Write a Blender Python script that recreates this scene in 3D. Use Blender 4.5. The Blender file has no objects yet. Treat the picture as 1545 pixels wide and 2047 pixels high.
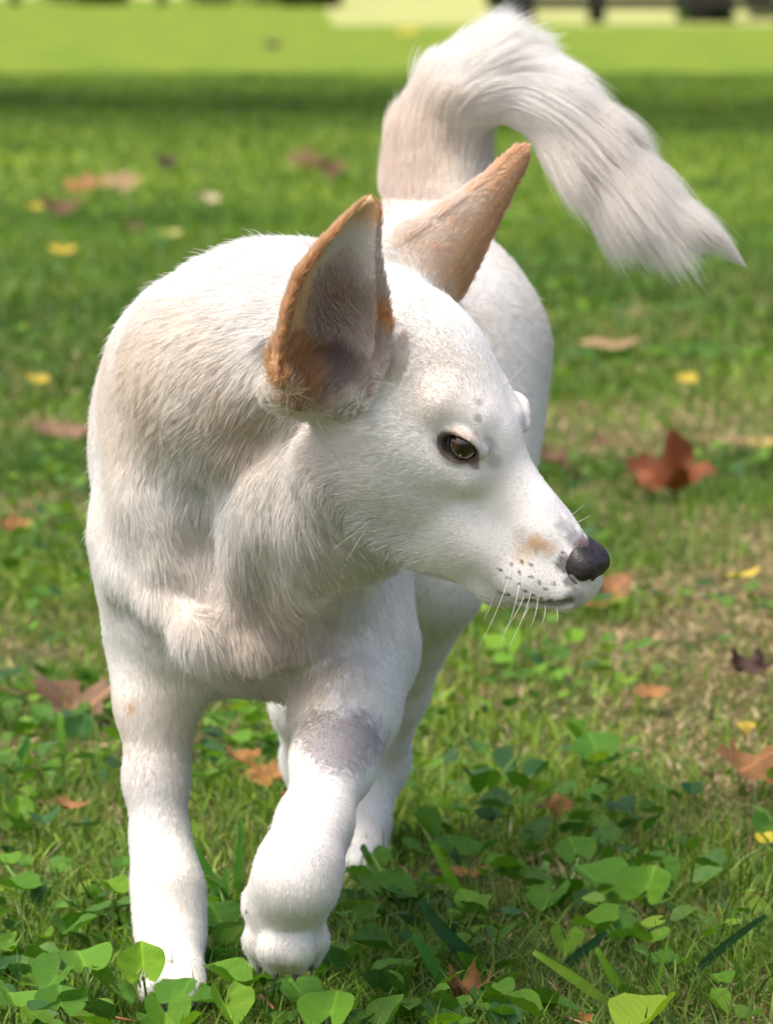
import bpy, bmesh, math, random, os
import numpy as np
from mathutils import Vector, Matrix
random.seed(7); rng = np.random.default_rng(11)
FPX = 9700.0; CAMH = 0.72; PITCH = math.atan((1023.5 + 60) / FPX)
cP, sP = math.cos(PITCH), math.sin(PITCH)
scene = bpy.context.scene
cam = bpy.data.cameras.new('camera'); camo = bpy.data.objects.new('camera', cam); scene.collection.objects.link(camo)
camo.location = (0, 0, CAMH); camo.rotation_euler = (math.pi / 2 - PITCH, 0, 0)
cam.sensor_fit = 'VERTICAL'; cam.sensor_height = 36; cam.lens = FPX / 2047 * 36
cam.clip_start = .1; cam.clip_end = 1000
cam.dof.use_dof = True; cam.dof.focus_distance = 3.13; cam.dof.aperture_fstop = cam.lens / 12.0; cam.dof.aperture_blades = 9
scene.camera = camo
w = bpy.data.worlds.new('World'); scene.world = w; w.use_nodes = True
nt = w.node_tree; bg = nt.nodes['Background']
sky = nt.nodes.new('ShaderNodeTexSky'); sky.sky_type = 'NISHITA'; sky.sun_disc = False; sky.air_density = .7; sky.dust_density = 6.0; sky.ozone_density = .4
SUN = np.array([-.36, -.25, .90]); SUN /= np.linalg.norm(SUN)
sky.sun_elevation = math.asin(SUN[2]); sky.sun_rotation = math.atan2(SUN[0], SUN[1])
nt.links.new(sky.outputs[0], bg.inputs[0]); bg.inputs[1].default_value = .15
sl = bpy.data.lights.new('sun', 'SUN'); sl.energy = .95; sl.angle = math.radians(25); sl.color = (1, .965, .91)
so = bpy.data.objects.new('sun', sl); scene.collection.objects.link(so)
from mathutils import Vector
so.rotation_euler = Vector(SUN.tolist()).to_track_quat('Z', 'Y').to_euler()
so.location = (0, 0, 5)
scene.cycles.diffuse_bounces = 10; scene.cycles.max_bounces = 14
scene.view_settings.view_transform = 'Standard'; scene.view_settings.look = 'None'
scene.view_settings.exposure = .98; scene.view_settings.gamma = 1; scene.view_settings.use_curve_mapping = False
def PX(px, py, Y):
    """world point at photo pixel (1545x2047) and world depth Y (metres from the camera)"""
    a = (px - 772.5) / FPX; b = (1023.5 - py) / FPX
    d = np.array([a, cP + b * sP, -sP + b * cP])
    return np.array([0, 0, CAMH]) + d * (Y / d[1])

COL = scene.collection
def srgb(h):
    c = np.array([int(h[i:i + 2], 16) for i in (0, 2, 4)]) / 255.
    return tuple(np.where(c <= .04045, c / 12.92, ((c + .055) / 1.055) ** 2.4))
def link(o, parent=None):
    COL.objects.link(o)
    if parent is not None: o.parent = parent
    return o
def tag(o, label=None, cat=None, group=None, kind=None):
    if label: o['label'] = label
    if cat: o['category'] = cat
    if group: o['group'] = group
    if kind: o['kind'] = kind
    return o
def mesh_np(name, V, F, mat=None, parent=None, smooth=True, tint=None, uv=None):
    """V (n,3); F list of arrays (m,3) and/or (m,4)"""
    me = bpy.data.meshes.new(name)
    V = np.asarray(V, np.float32); F = [np.asarray(f, np.int32) for f in F if len(f)]
    me.vertices.add(len(V)); me.vertices.foreach_set('co', V.ravel())
    nl = sum(f.size for f in F); npo = sum(len(f) for f in F)
    me.loops.add(nl); me.loops.foreach_set('vertex_index', np.concatenate([f.ravel() for f in F]))
    me.polygons.add(npo)
    tot = np.concatenate([np.full(len(f), f.shape[1], np.int32) for f in F])
    st = np.concatenate([[0], np.cumsum(tot)[:-1]]).astype(np.int32)
    me.polygons.foreach_set('loop_start', st); me.polygons.foreach_set('loop_total', tot)
    me.update(calc_edges=True)
    if smooth: me.polygons.foreach_set('use_smooth', np.ones(npo, bool))
    if tint is not None:
        a = me.attributes.new('tint', 'FLOAT_COLOR', 'POINT')
        t = np.ones((len(V), 4), np.float32); t[:, :3] = tint; a.data.foreach_set('color', t.ravel())
    if uv is not None:
        a = me.attributes.new('luv', 'FLOAT2', 'POINT'); a.data.foreach_set('vector', np.asarray(uv, np.float32).ravel())
    if mat: me.materials.append(mat)
    o = bpy.data.objects.new(name, me)
    return link(o, parent)
def obj_like(o, name, parent=None):
    c = o.copy(); c.name = name; COL.objects.link(c); c.parent = parent
    return c
class NT:
    def __init__(s, m): s.m = m; s.t = m.node_tree; s.b = s.t.nodes.get('Principled BSDF'); s.out = s.t.nodes.get('Material Output')
    def n(s, ty, **kw):
        x = s.t.nodes.new(ty)
        for k, v in kw.items():
            if k.startswith('i_'):
                key = k[2:]
                key = int(key) if key.isdigit() else key.replace('_', ' ')
                x.inputs[key].default_value = v
            else: setattr(x, k, v)
        return x
    def l(s, a, b): s.t.links.new(a, b)
    def attr(s, name): return s.n('ShaderNodeAttribute', attribute_name=name)
    def mix(s, f, a, b, blend='MIX'):
        x = s.n('ShaderNodeMix', data_type='RGBA', blend_type=blend)
        for k, v in ((0, f), (6, a), (7, b)):
            if hasattr(v, 'is_output'): s.l(v, x.inputs[k])
            else: x.inputs[k].default_value = v if k == 0 else (*v[:3], 1)
        return x.outputs[2]
    def math(s, op, a, b=0., c=None):
        x = s.n('ShaderNodeMath', operation=op)
        for k, v in enumerate((a, b) if c is None else (a, b, c)):
            if hasattr(v, 'is_output'): s.l(v, x.inputs[k])
            else: x.inputs[k].default_value = v
        return x.outputs[0]
    def ramp(s, f, lo, hi):
        x = s.n('ShaderNodeMapRange'); s.l(f, x.inputs[0]); x.inputs[1].default_value = lo; x.inputs[2].default_value = hi
        return x.outputs[0]
    def noise(s, vec, scale, detail=3., rough=.55):
        x = s.n('ShaderNodeTexNoise', i_Scale=scale, i_Detail=detail, i_Roughness=rough)
        if vec is not None: s.l(vec, x.inputs['Vector'])
        return x
    def bump(s, h, strength=.3, dist=.002):
        x = s.n('ShaderNodeBump', i_Strength=strength, i_Distance=dist); s.l(h, x.inputs['Height'])
        s.l(x.outputs[0], s.b.inputs['Normal']); return x
def mat(name, color=(.5, .5, .5), rough=.6, spec=.5):
    m = bpy.data.materials.new(name); m.use_nodes = True; N = NT(m)
    N.b.inputs['Base Color'].default_value = (*color[:3], 1); N.b.inputs['Roughness'].default_value = rough
    N.b.inputs['Specular IOR Level'].default_value = spec
    return m, N
def leafy(name, transl=.35, rough=.5, spec=.35, nscale=220., namp=.35, veins=False):
    """thin plant tissue: colour from the piece's own 'tint', mottled, partly translucent"""
    m, N = mat(name, rough=rough, spec=spec)
    a = N.attr('tint'); tc = N.n('ShaderNodeTexCoord')
    no = N.noise(tc.outputs['Object'], nscale, 3)
    f = N.ramp(no.outputs['Fac'], .3, .75)
    dk = N.mix(1., a.outputs['Color'], (1 - namp, 1 - namp, 1 - namp * .8), 'MULTIPLY')
    c = N.mix(f, dk, a.outputs['Color'])
    if veins:
        uv = N.attr('luv'); sp = N.n('ShaderNodeSeparateXYZ'); N.l(uv.outputs['Vector'], sp.inputs[0])
        ax_ = N.math('ABSOLUTE', sp.outputs[0])
        mid = N.ramp(ax_, .045, .0)
        w_ = N.math('SUBTRACT', N.math('MULTIPLY', sp.outputs[1], 7.5), N.math('MULTIPLY', N.math('POWER', ax_, .8), 6.))
        sv = N.math('ABSOLUTE', N.math('SUBTRACT', N.math('FRACT', w_), .5))
        lat = N.ramp(sv, .075, .0)
        v = N.math('MAXIMUM', mid, N.math('MULTIPLY', lat, .6))
        c = N.mix(N.math('MULTIPLY', v, .75), c, N.mix(1., c, (1.9, 1.65, 1.6), 'MULTIPLY'))
        N.bump(N.math('SUBTRACT', no.outputs['Fac'], N.math('MULTIPLY', v, .9)), .5, .0012)
    if veins:      # blemishes
        bl = N.noise(tc.outputs['Object'], 160., 2); c = N.mix(N.math('MULTIPLY', N.ramp(bl.outputs['Fac'], .68, .74), .6), c, (.30, .24, .08))
    N.l(c, N.b.inputs['Base Color'])
    tr = N.n('ShaderNodeBsdfTranslucent'); N.l(N.mix(1., c, (1.25, 1.35, .6), 'MULTIPLY'), tr.inputs[0])
    mx = N.n('ShaderNodeMixShader', i_0=transl); N.l(N.b.outputs[0], mx.inputs[1]); N.l(tr.outputs[0], mx.inputs[2]); N.l(mx.outputs[0], N.out.inputs[0])
    return m
def vnoise(p, scale, seed=0):
    """smooth lattice noise in 0..1 at points p (n,3)"""
    q = np.asarray(p, np.float64) * scale + seed * 17.31
    i = np.floor(q).astype(np.int64); f = q - i; f = f * f * (3 - 2 * f)
    out = np.zeros(len(q))
    for dx in (0, 1):
        for dy in (0, 1):
            for dz in (0, 1):
                h = ((i[:, 0] + dx) * 73856093) ^ ((i[:, 1] + dy) * 19349663) ^ ((i[:, 2] + dz) * 83492791)
                h = (h ^ (h >> 13)) * 1274126177
                v = ((h ^ (h >> 16)) & 0xffff) / 65535.
                w_ = (f[:, 0] if dx else 1 - f[:, 0]) * (f[:, 1] if dy else 1 - f[:, 1]) * (f[:, 2] if dz else 1 - f[:, 2])
                out += w_ * v
    return out
def nrm(v): return v / np.maximum(np.linalg.norm(v, axis=-1, keepdims=True), 1e-9)
def PZ(px, py, z=0.):
    """world point seen at photo pixel on the level z"""
    d = PX(px, py, 1.) - np.array([0, 0, CAMH]); t = (z - CAMH) / d[2]
    return np.array([0, 0, CAMH]) + d * t
# ---------------------------------------------------------------- ground
def gheight(x, y):
    p = np.stack([x, y, np.zeros_like(x)], -1)
    fade = np.clip((14 - y) / 8, 0, 1)
    return ((vnoise(p, 9, 1) - .5) * .008 + (vnoise(p, 40, 2) - .5) * .003) * fade
def straw_mask(x, y):
    """0..1 where the lawn is dry (mown straw and thatch)"""
    p = np.stack([x, y, np.zeros_like(x)], -1)
    n = vnoise(p, 2.2, 3) * .6 + vnoise(p, 6.5, 4) * .4
    side = np.clip((x - .02 - (y - 4) * .02) / .25, 0, 1)
    near = np.clip((4.1 - y) / .5, 0, 1)
    far = np.clip((13 - y) / 6, 0, 1)
    return np.clip((n - .435 + side * .17 - near * .14) * 3.2, 0, 1) * far
def build_ground():
    xs = np.unique(np.concatenate([np.linspace(-1.6, 1.6, 150), np.linspace(-6, 6, 61), np.sign(np.linspace(-1, 1, 41)) * 6 + np.linspace(-1, 1, 41) ** 3 * 300]))
    ys = np.unique(np.concatenate([np.linspace(-60, 1.5, 15), np.linspace(1.5, 7, 240), np.linspace(7, 20, 100), np.geomspace(20, 600, 60)]))
    X, Y = np.meshgrid(xs, ys, indexing='ij')
    Z = gheight(X.ravel(), Y.ravel())
    nx, ny = len(xs), len(ys)
    i = np.arange(nx * ny).reshape(nx, ny)
    F = np.stack([i[:-1, :-1], i[1:, :-1], i[1:, 1:], i[:-1, 1:]], -1).reshape(-1, 4)
    m, N = mat('lawn_soil', rough=.9, spec=.1)
    geo = N.n('ShaderNodeNewGeometry'); pos = geo.outputs['Position']
    n1 = N.noise(pos, 90, 4); n2 = N.noise(pos, 1.6, 3); n3 = N.noise(pos, 9, 4)
    soil = N.mix(N.ramp(n1.outputs['Fac'], .35, .65), (.028, .020, .012), (.085, .062, .036))
    green = N.mix(N.ramp(n3.outputs['Fac'], .35, .68), (.085, .150, .012), (.180, .260, .025))
    green = N.mix(N.ramp(n2.outputs['Fac'], .40, .65), green, (.205, .275, .030))
    sp = N.n('ShaderNodeSeparateXYZ'); N.l(pos, sp.inputs[0])
    far = N.ramp(sp.outputs[1], 7., 15.)
    nearc = N.mix(.55, soil, N.mix(N.ramp(n3.outputs['Fac'], .4, .6), (.06, .11, .016), (.13, .13, .04)))
    c = N.mix(far, nearc, green)
    hay = N.mix(N.ramp(n2.outputs['Fac'], .35, .7), (.33, .36, .12), (.42, .42, .16))
    c = N.mix(N.ramp(N.math('SUBTRACT', sp.outputs[1], N.math('MULTIPLY', N.ramp(sp.outputs[0], -.7, -1.7), 62.)), 62., 66.), c, hay)
    N.l(c, N.b.inputs['Base Color']); N.bump(n1.outputs['Fac'], .6, .01)
    g = mesh_np('ground', np.stack([X.ravel(), Y.ravel(), Z], 1), [F], m)
    tag(g, 'level lawn ground under the grass, stretching away to the field behind', kind='structure')
build_ground()

# grass: real blades, thinning with distance ------------------------------------
def blades(n, xy, h, w_, lean, tint, seg=3):
    """n bent tapered blades as one vertex/face set"""
    a = rng.uniform(0, 2 * math.pi, n); d = np.stack([np.cos(a), np.sin(a)], 1)
    fa = a + rng.uniform(.6, 2.5, n); f = np.stack([np.cos(fa), np.sin(fa)], 1)
    z0 = gheight(xy[:, 0], xy[:, 1]) - .003
    V = np.zeros((n, seg * 2 + 1, 3)); 
    for k in range(seg + 1):
        t = k / seg
        c = xy + d * (lean * h * t ** 1.8)[:, None]
        z = z0 + h * (t - .35 * lean * t * t)
        ww = w_ * (1 - .75 * t ** 1.5) * .5
        if k < seg:
            V[:, 2 * k, :2] = c - f * ww[:, None]; V[:, 2 * k + 1, :2] = c + f * ww[:, None]; V[:, 2 * k, 2] = V[:, 2 * k + 1, 2] = z
        else: V[:, 2 * k, :2] = c; V[:, 2 * k, 2] = z
    m = seg * 2 + 1; b = (np.arange(n) * m)[:, None]
    Q = np.concatenate([b + np.array([[2 * k, 2 * k + 1, 2 * k + 3, 2 * k + 2]]) for k in range(seg - 1)]) if seg > 1 else []
    T = b + np.array([[2 * seg - 2, 2 * seg - 1, 2 * seg]])
    return V.reshape(-1, 3), Q, T, np.repeat(tint, m, 0)
def scatter(n, y0, y1, margin, power=1.0):
    """points in the camera's ground wedge widened by a margin, even per area"""
    out = []
    while sum(len(o) for o in out) < n:
        y = y0 + (y1 - y0) * rng.random(n) ** power; hw = y * .080 + margin; W = y1 * .080 + margin
        x = rng.uniform(-W, W, n); k = np.abs(x) < hw
        out.append(np.stack([x, y], 1)[k])
    return np.concatenate(out)[:n]
GREENS = np.array([(.110, .215, .018), (.165, .300, .024), (.070, .150, .020), (.230, .350, .035), (.140, .230, .035), (.26, .32, .06)])
STRAWS = np.array([(.46, .35, .18), (.36, .26, .13), (.55, .45, .25), (.26, .17, .085), (.42, .34, .14)])
def pick(P, n, jit=.25):
    c = P[rng.integers(0, len(P), n)]
    return c * rng.uniform(1 - jit, 1 + jit, (n, 1))
def merge(parts):
    V, Q, T, C, off = [], [], [], [], 0
    for v, q, t, c in parts:
        V.append(v); C.append(c)
        if len(q): Q.append(q + off)
        if len(t): T.append(t + off)
        off += len(v)
    return np.concatenate(V), [np.concatenate(Q) if Q else [], np.concatenate(T) if T else []], np.concatenate(C)
M_GRASS = leafy('grass_blade', .35, .5, .3, 60, .2)
M_STRAW = leafy('dry_straw', .15, .7, .2, 60, .3)
def build_grass():
    parts = []; dry = []
    for (n, y0, y1, mg, h0, h1, w0, w1, seg) in ((110000, 2.5, 4.3, .35, .012, .042, .0013, .0033, 3), (95000, 4.3, 7.5, .4, .014, .040, .002, .0045, 2), (80000, 7.5, 15, .5, .015, .045, .004, .008, 2), (60000, 15, 34, .8, .02, .05, .010, .022, 1)):
        xy = scatter(n, y0, y1, mg)
        s = straw_mask(xy[:, 0], xy[:, 1])
        p3 = np.concatenate([xy, np.zeros((n, 1))], 1)
        cl = vnoise(p3, 14, 5)                          # tufts and thin spots
        keep = rng.random(n) < np.clip(.25 + cl * 1.1 - s * .75, .08, 1) if y0 < 7 else rng.random(n) < np.clip(1 - s * .6, 0, 1)
        isdry = rng.random(n) < s * .62 + .10
        k = keep & ~isdry; m = k.sum()
        big = vnoise(p3[k], 1.3, 6)[:, None]
        c = pick(GREENS, m) * np.array([.88, .96, 1.]) * (.50 + .85 * big) * (.8 + .4 * cl[k])[:, None] * np.array([1 + (big[:, 0] - .5) * .5, np.ones(m), np.ones(m)]).T
        parts.append(blades(m, xy[k], rng.uniform(h0, h1, m) * (.6 + .9 * cl[k]), rng.uniform(w0, w1, m), rng.uniform(.1, 1.3, m), c, seg))
        k = isdry; m = k.sum()
        dry.append(blades(m, xy[k], rng.uniform(h0, h1, m) * .62, rng.uniform(w0, w1, m) * .95, rng.uniform(.5, 3.4, m), pick(STRAWS, m), seg))
    # the lawn goes on to both sides, in coarser blades
    for n, ya, yb, hwid in ((70000, .8, 6., 3.), (90000, 6., 18., 7.)):
        xy = np.stack([rng.uniform(-hwid, hwid, n), rng.uniform(ya, yb, n)], 1)
        xy = xy[(np.abs(xy[:, 0]) > xy[:, 1] * .080 + .30) | (xy[:, 1] < 2.4)]; m = len(xy); sz = yb / 6.
        cc = pick(GREENS, m); dr = rng.random(m) < straw_mask(xy[:, 0], xy[:, 1]) * .55 + .08; cc[dr] = pick(STRAWS, dr.sum())
        parts.append(blades(m, xy, rng.uniform(.018, .045, m) * sz ** .5, rng.uniform(.0045, .009, m) * sz, rng.uniform(.2, 1.6, m), cc, 2))
    n = 16000; xy = scatter(n, 2.9, 3.75, .3); q = vnoise(np.concatenate([xy, np.zeros((n, 1))], 1), 11, 15); k = (rng.random(n) < q) & ~((np.abs(xy[:, 0] + .147) < .05) & (xy[:, 1] > 3.15) & (xy[:, 1] < 3.3)); m = k.sum()
    parts.append(blades(m, xy[k], rng.uniform(.022, .052, m), rng.uniform(.0012, .0030, m), rng.uniform(.3, 1.5, m), pick(GREENS, m) * .8, 3))
    V, F, C = merge(parts); g = mesh_np('grass', V, F, M_GRASS, tint=C, smooth=False)
    tag(g, 'short green lawn grass blades growing all around the dog', kind='stuff')
    V, F, C = merge(dry); g = mesh_np('dry_grass', V, F, M_STRAW, tint=C, smooth=False)
    tag(g, 'tan dead grass and mown straw lying between the green blades', kind='stuff')
build_grass()

# small round-leaved ground cover (far too many to count) --------------------------
def leaf_template(n_t=7, n_r=2, heart=1.0, tipf=.15):
    """heart / kidney shaped blade, base at the origin, length 1 along +y. Returns V, tris, uv"""
    ang = np.linspace(-math.pi, math.pi, n_t * 2 + 1)[:-1]
    V = [(0, .42, 0)]; 
    for r in range(1, n_r + 1):
        q = r / n_r
        for a in ang:
            x = math.sin(a) * .52; y = .42 + math.cos(a) * .46
            q_ = abs(abs(a) - math.pi); notch = heart * (.30 * math.exp(-(q_ / .20) ** 2) - .07 * math.exp(-((q_ - .55) / .25) ** 2))
            y += notch
            y += tipf * math.exp(-(a / .32) ** 2)
            V.append((x * q, .42 + (y - .42) * q, 0))
    V = np.array(V); m = len(ang); T = []
    for i in range(m): T.append((0, 1 + i, 1 + (i + 1) % m))
    for r in range(1, n_r):
        for i in range(m):
            a, b = 1 + (r - 1) * m + i, 1 + (r - 1) * m + (i + 1) % m; c, d = a + m, b + m
            T += [(a, c, d), (a, d, b)]
    return V, np.array(T)[:, ::-1], V[:, :2].copy()
def cup(V, amt, droop=0., wav=0.):
    V = V.copy(); V[:, 2] += amt * np.abs(V[:, 0]) ** 1.3 * 1.2 - droop * (V[:, 1]) ** 2 + amt * .5 * (V[:, 1] - .42) ** 2
    if wav: V[:, 2] += wav * np.sin(V[:, 1] * 17 + V[:, 0] * 9) * np.hypot(V[:, 0], V[:, 1] - .42)
    return V
M_LEAF = leafy('round_leaf', .30, .5, .28, 110, .30, veins=True)
def build_cover():
    V0, T0, U0 = leaf_template(7, 1)
    Vs, Ts, Cs, Us, off = [], [], [], [], 0
    for (n, y0, y1, mg, s0, s1) in ((600, 3.5, 4.6, .35, .009, .022), (1500, 4.6, 8, .4, .010, .024), (1300, 8, 14, .5, .014, .03)):
        xy = scatter(n * 3, y0, y1, mg); p3 = np.concatenate([xy, np.zeros((len(xy), 1))], 1)
        dens = vnoise(p3, 3.4, 8) - straw_mask(xy[:, 0], xy[:, 1]) * .22 + rng.uniform(-.1, .1, len(xy))
        xy = xy[np.argsort(-dens)][:n]; n = len(xy)
        for x, y in xy:
            v = cup(V0, rng.uniform(-.1, .5)) * rng.uniform(s0, s1)
            R = Matrix.Rotation(rng.uniform(0, 6.3), 3, 'Z') @ Matrix.Rotation(rng.uniform(-.3, .8), 3, 'X') @ Matrix.Rotation(rng.uniform(-.4, .4), 3, 'Y')
            v = v @ np.array(R).T + np.array([x, y, rng.uniform(.010, .034)])
            Vs.append(v); Ts.append(T0 + off); off += len(v); Us.append(U0)
            c = np.array([(.080, .200, .018), (.130, .28, .022), (.045, .125, .030), (.200, .34, .025)][rng.choice(4, p=[.4, .3, .15, .15])]) * rng.uniform(.75, 1.2)
            Cs.append(np.tile(c, (len(v), 1)))
    g = mesh_np('ground_cover', np.concatenate(Vs), [np.concatenate(Ts)], M_LEAF, tint=np.concatenate(Cs), uv=np.concatenate(Us))
    tag(g, 'small round green weed leaves spread thinly through the lawn', kind='stuff')
build_cover()

# ---------------------------------------------------------------- background
def box(V, F, c, s, rz=0.):
    o = sum(len(v) for v in V); c = np.array(c); s = np.array(s) / 2
    p = np.array([(x, y, z) for x in (-1, 1) for y in (-1, 1) for z in (-1, 1)]) * s
    R = np.array(Matrix.Rotation(rz, 3, 'Z')); V.append(p @ R.T + c)
    F.append(np.array([(0, 1, 3, 2), (4, 6, 7, 5), (0, 4, 5, 1), (2, 3, 7, 6), (0, 2, 6, 4), (1, 5, 7, 3)]) + o)
def boxobj(name, c, s, m, parent=None, rz=0., bev=.01):
    V, F = [], []; box(V, F, (0, 0, 0), s, rz)
    o = mesh_np(name, V[0], F, m, parent, smooth=False); o.location = c
    b = o.modifiers.new('bevel', 'BEVEL'); b.width = bev; b.segments = 2
    return o
def empty(name, loc=(0, 0, 0)):
    e = bpy.data.objects.new(name, None); e.location = loc; e.empty_display_size = .05; return link(e)
def build_background():
    m, N = mat('weathered_board', rough=.8, spec=.2)
    tc = N.n('ShaderNodeTexCoord'); no = N.noise(tc.outputs['Object'], 12, 4)
    N.l(N.mix(no.outputs['Fac'], (.010, .009, .008), (.045, .042, .038)), N.b.inputs['Base Color']); N.bump(no.outputs['Fac'], .4, .01)
    f = empty('board_fence', (4.6, 66.5, 0))
    tag(f, 'dark wooden board fence crossing behind the lawn, top right', 'fence')
    for i, x in enumerate((-1.05, -.09, 1.33, 4.3)):
        p = boxobj('post', (x - 1.65, 0, .55), (.24, .16, 1.3), m, f)
    for z in (.28, .62, .96):
        boxobj('rail', (1.15, -.11, z), (7.9, .05, .17), m, f, bev=.008)
    f2 = empty('board_fence', (-9.6, 100, 0)); tag(f2, 'far dark board fence along the field edge, top left', 'fence')
    for x in (-4, -1, 2, 5): boxobj('post', (x, 0, .6), (.2, .16, 1.2), m, f2)
    for z in (.35, .7, 1.05): boxobj('rail', (.5, -.11, z), (9.4, .05, .16), m, f2)
    # stone gate pillar at the right edge
    sm, N = mat('grey_stone', rough=.9, spec=.2)
    tc = N.n('ShaderNodeTexCoord'); no = N.noise(tc.outputs['Object'], 6, 5); oi = N.n('ShaderNodeObjectInfo')
    c = N.mix(no.outputs['Fac'], (.16, .13, .12), (.34, .29, .27)); c = N.mix(1., c, N.mix(oi.outputs['Random'], (.7, .7, .7), (1.1, 1.05, 1.0)), 'MULTIPLY')
    N.l(c, N.b.inputs['Base Color']); N.bump(no.outputs['Fac'], .6, .02)
    w_ = empty('stone_wall', (5.72, 64, 0)); tag(w_, 'low grey stone wall end in the top right corner', 'wall')
    r2 = random.Random(3); z = .0; first = {}
    for course in range(4):
        x = -.62 + (.15 if course % 2 else 0); h = .15
        while x < 1.7:
            L = r2.uniform(.26, .44)
            o = boxobj('stone', (x + L / 2, r2.uniform(-.02, .02), z + h / 2), (L - .015, .42, h - .012), sm, w_, bev=.02)
            x += L
        z += h
    # shrubs far beyond the lawn
    lm = leafy('shrub_leaf', .3, .5, .3, 30, .2)
    bm_, _ = mat('bark', (.060, .045, .034), .9, .1)
    n_ = NT(bm_); tcb = n_.n('ShaderNodeTexCoord'); nb = n_.noise(tcb.outputs['Object'], 9, 5)
    n_.l(n_.mix(nb.outputs['Fac'], (.030, .023, .018), (.12, .095, .072)), n_.b.inputs['Base Color']); n_.bump(nb.outputs['Fac'], .8, .03)
    def leafcloud(centers, radii, n, size, cols):
        V, C = [], []
        ci = rng.integers(0, len(centers), n)
        d = nrm(rng.normal(size=(n, 3))) * (rng.random(n)[:, None] ** .4)
        p = centers[ci] + d * radii[ci]
        a = nrm(rng.normal(size=(n, 3))); b = nrm(np.cross(a, rng.normal(size=(n, 3))))
        s = rng.uniform(.6, 1.3, (n, 1)) * size
        V = np.stack([p - a * s, p + b * s * .45, p + a * s, p - b * s * .45], 1).reshape(-1, 3)
        c = np.repeat(pick(np.array(cols), n) , 4, 0)
        return V, np.arange(n * 4).reshape(n, 4), c
    def shrub(x, y, wd, ht, label, dark=1.0, cols=((.022, .050, .010), (.040, .085, .014), (.015, .035, .010))):
        e = empty('shrub', (x, y, 0)); tag(e, label, 'shrub')
        k = 10; cen = np.stack([rng.uniform(-wd, wd, k) * .7, rng.uniform(-.5, .5, k), rng.uniform(.12, .8, k) * ht], 1)
        rad = np.tile([wd * .42, .6, ht * .30], (k, 1))
        V, F, C = leafcloud(cen, rad, 4500, .09, cols); mesh_np('foliage', V, [F], lm, e, tint=C * dark, smooth=False)
        for j in range(3):
            tube('stem', [(rng.uniform(-.1, .1), 0, -.05), (rng.uniform(-.4, .4) * wd, 0, ht * .4), (rng.uniform(-.6, .6) * wd, 0, ht * .8)], [.05, .035, .015], bm_, e)
    def tube(name, pts, rad, m, parent, n=10):
        pts = np.array(pts, float); V, F = [], []
        for i, p in enumerate(pts):
            t = nrm(pts[min(i + 1, len(pts) - 1)] - pts[max(i - 1, 0)]); u = nrm(np.cross(t, [.3, 1, .1])); v = np.cross(t, u)
            for k in range(n):
                a = 2 * math.pi * k / n; V.append(p + (u * math.cos(a) + v * math.sin(a)) * rad[i])
        for i in range(len(pts) - 1):
            for k in range(n): F.append((i * n + k, i * n + (k + 1) % n, (i + 1) * n + (k + 1) % n, (i + 1) * n + k))
        return mesh_np(name, V, [np.array(F)], m, parent)
    globals()['tube'] = tube
    shrub(-6.1, 103, 1.3, 1.7, 'dark leafy shrub at the far field edge, leftmost along the top of the photo')
    shrub(-3.4, 102, 1.6, 1.9, 'broad dark shrub at the far field edge above the left of the lawn')
    shrub(-1.35, 96, .7, 1.5, 'narrow dark shrub behind the lawn, left of the tail')
    shrub(1.75, 68, .34, 1.0, 'small dark shrub by the fence right behind the tail tip tuft', 1.3)
    shrub(4.35, 67.5, .42, 1.5, 'olive green shrub against the fence beside the stone wall', 1.9)
    shrub(6.2, 72, 1.2, 2.2, 'very dark shrub behind the stone wall in the top right corner', .6)
    # two lawn trees whose crowns hang above the frame and shade a band of the far lawn
    def tree(x, y, cx, cy, rx, ry, label):
        e = empty('shade_tree', (x, y, 0)); tag(e, label, 'tree', None)
        tube('trunk', [(0, 0, -.1), (.02, 0, 1.2), (.08 * cx, 0, 3.2), (.3 * cx, .3 * cy, 5.2)], [.30, .22, .19, .12], bm_, e, 14)
        k = 26; cen = []; r3 = random.Random(int(x * 10))
        for i in range(k):
            a = r3.uniform(0, 6.28); q = math.sqrt(r3.random())
            cen.append((cx + math.cos(a) * q * rx, cy + math.sin(a) * q * ry, 6.0 + r3.uniform(-.7, 1.1)))
        for c in cen[:11]:
            tube('limb', [(.1 * cx, .1 * cy, 3.2), ((c[0] + .2 * cx) * .5, (c[1]) * .5, 4.9), (c[0], c[1], c[2])], [.09, .06, .02], bm_, e, 8)
        V, F, C = leafcloud(np.array(cen), np.tile([1.25, 1.3, .75], (k, 1)), 28000, .17, ((.045, .110, .016), (.07, .15, .02), (.03, .08, .015)))
        mesh_np('crown', V, [F], lm, e, tint=C, smooth=False)
    tree(-3.6, 24.0, -.6, .3, 3.6, 2.3, 'broad leafy lawn tree left of the view, its crown shading the far lawn')
    tree(2.8, 21.2, .2, -.1, 3.4, 2.2, 'broad leafy lawn tree right of the view, its crown shading the far lawn')
build_background()
# ---------------------------------------------------------------- dog: implicit body
HF = np.array([.743, -.33, -.583]); HF /= np.linalg.norm(HF)
HL = np.array([.56, .78, .27]); HL -= HF * HL.dot(HF); HL /= np.linalg.norm(HL)
HU = np.cross(HF, HL)
HO = PX(985, 862, 3.12)
def HP(f, l, u): return HO + HF * f + HL * l + HU * u
HM = np.stack([HF, HL, HU])

def smin(a, b, k):
    h = np.maximum(k - np.abs(a - b), 0) / k
    return np.minimum(a, b) - h * h * k * .25
def smax(a, b, k): return -smin(-a, -b, k)

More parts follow.
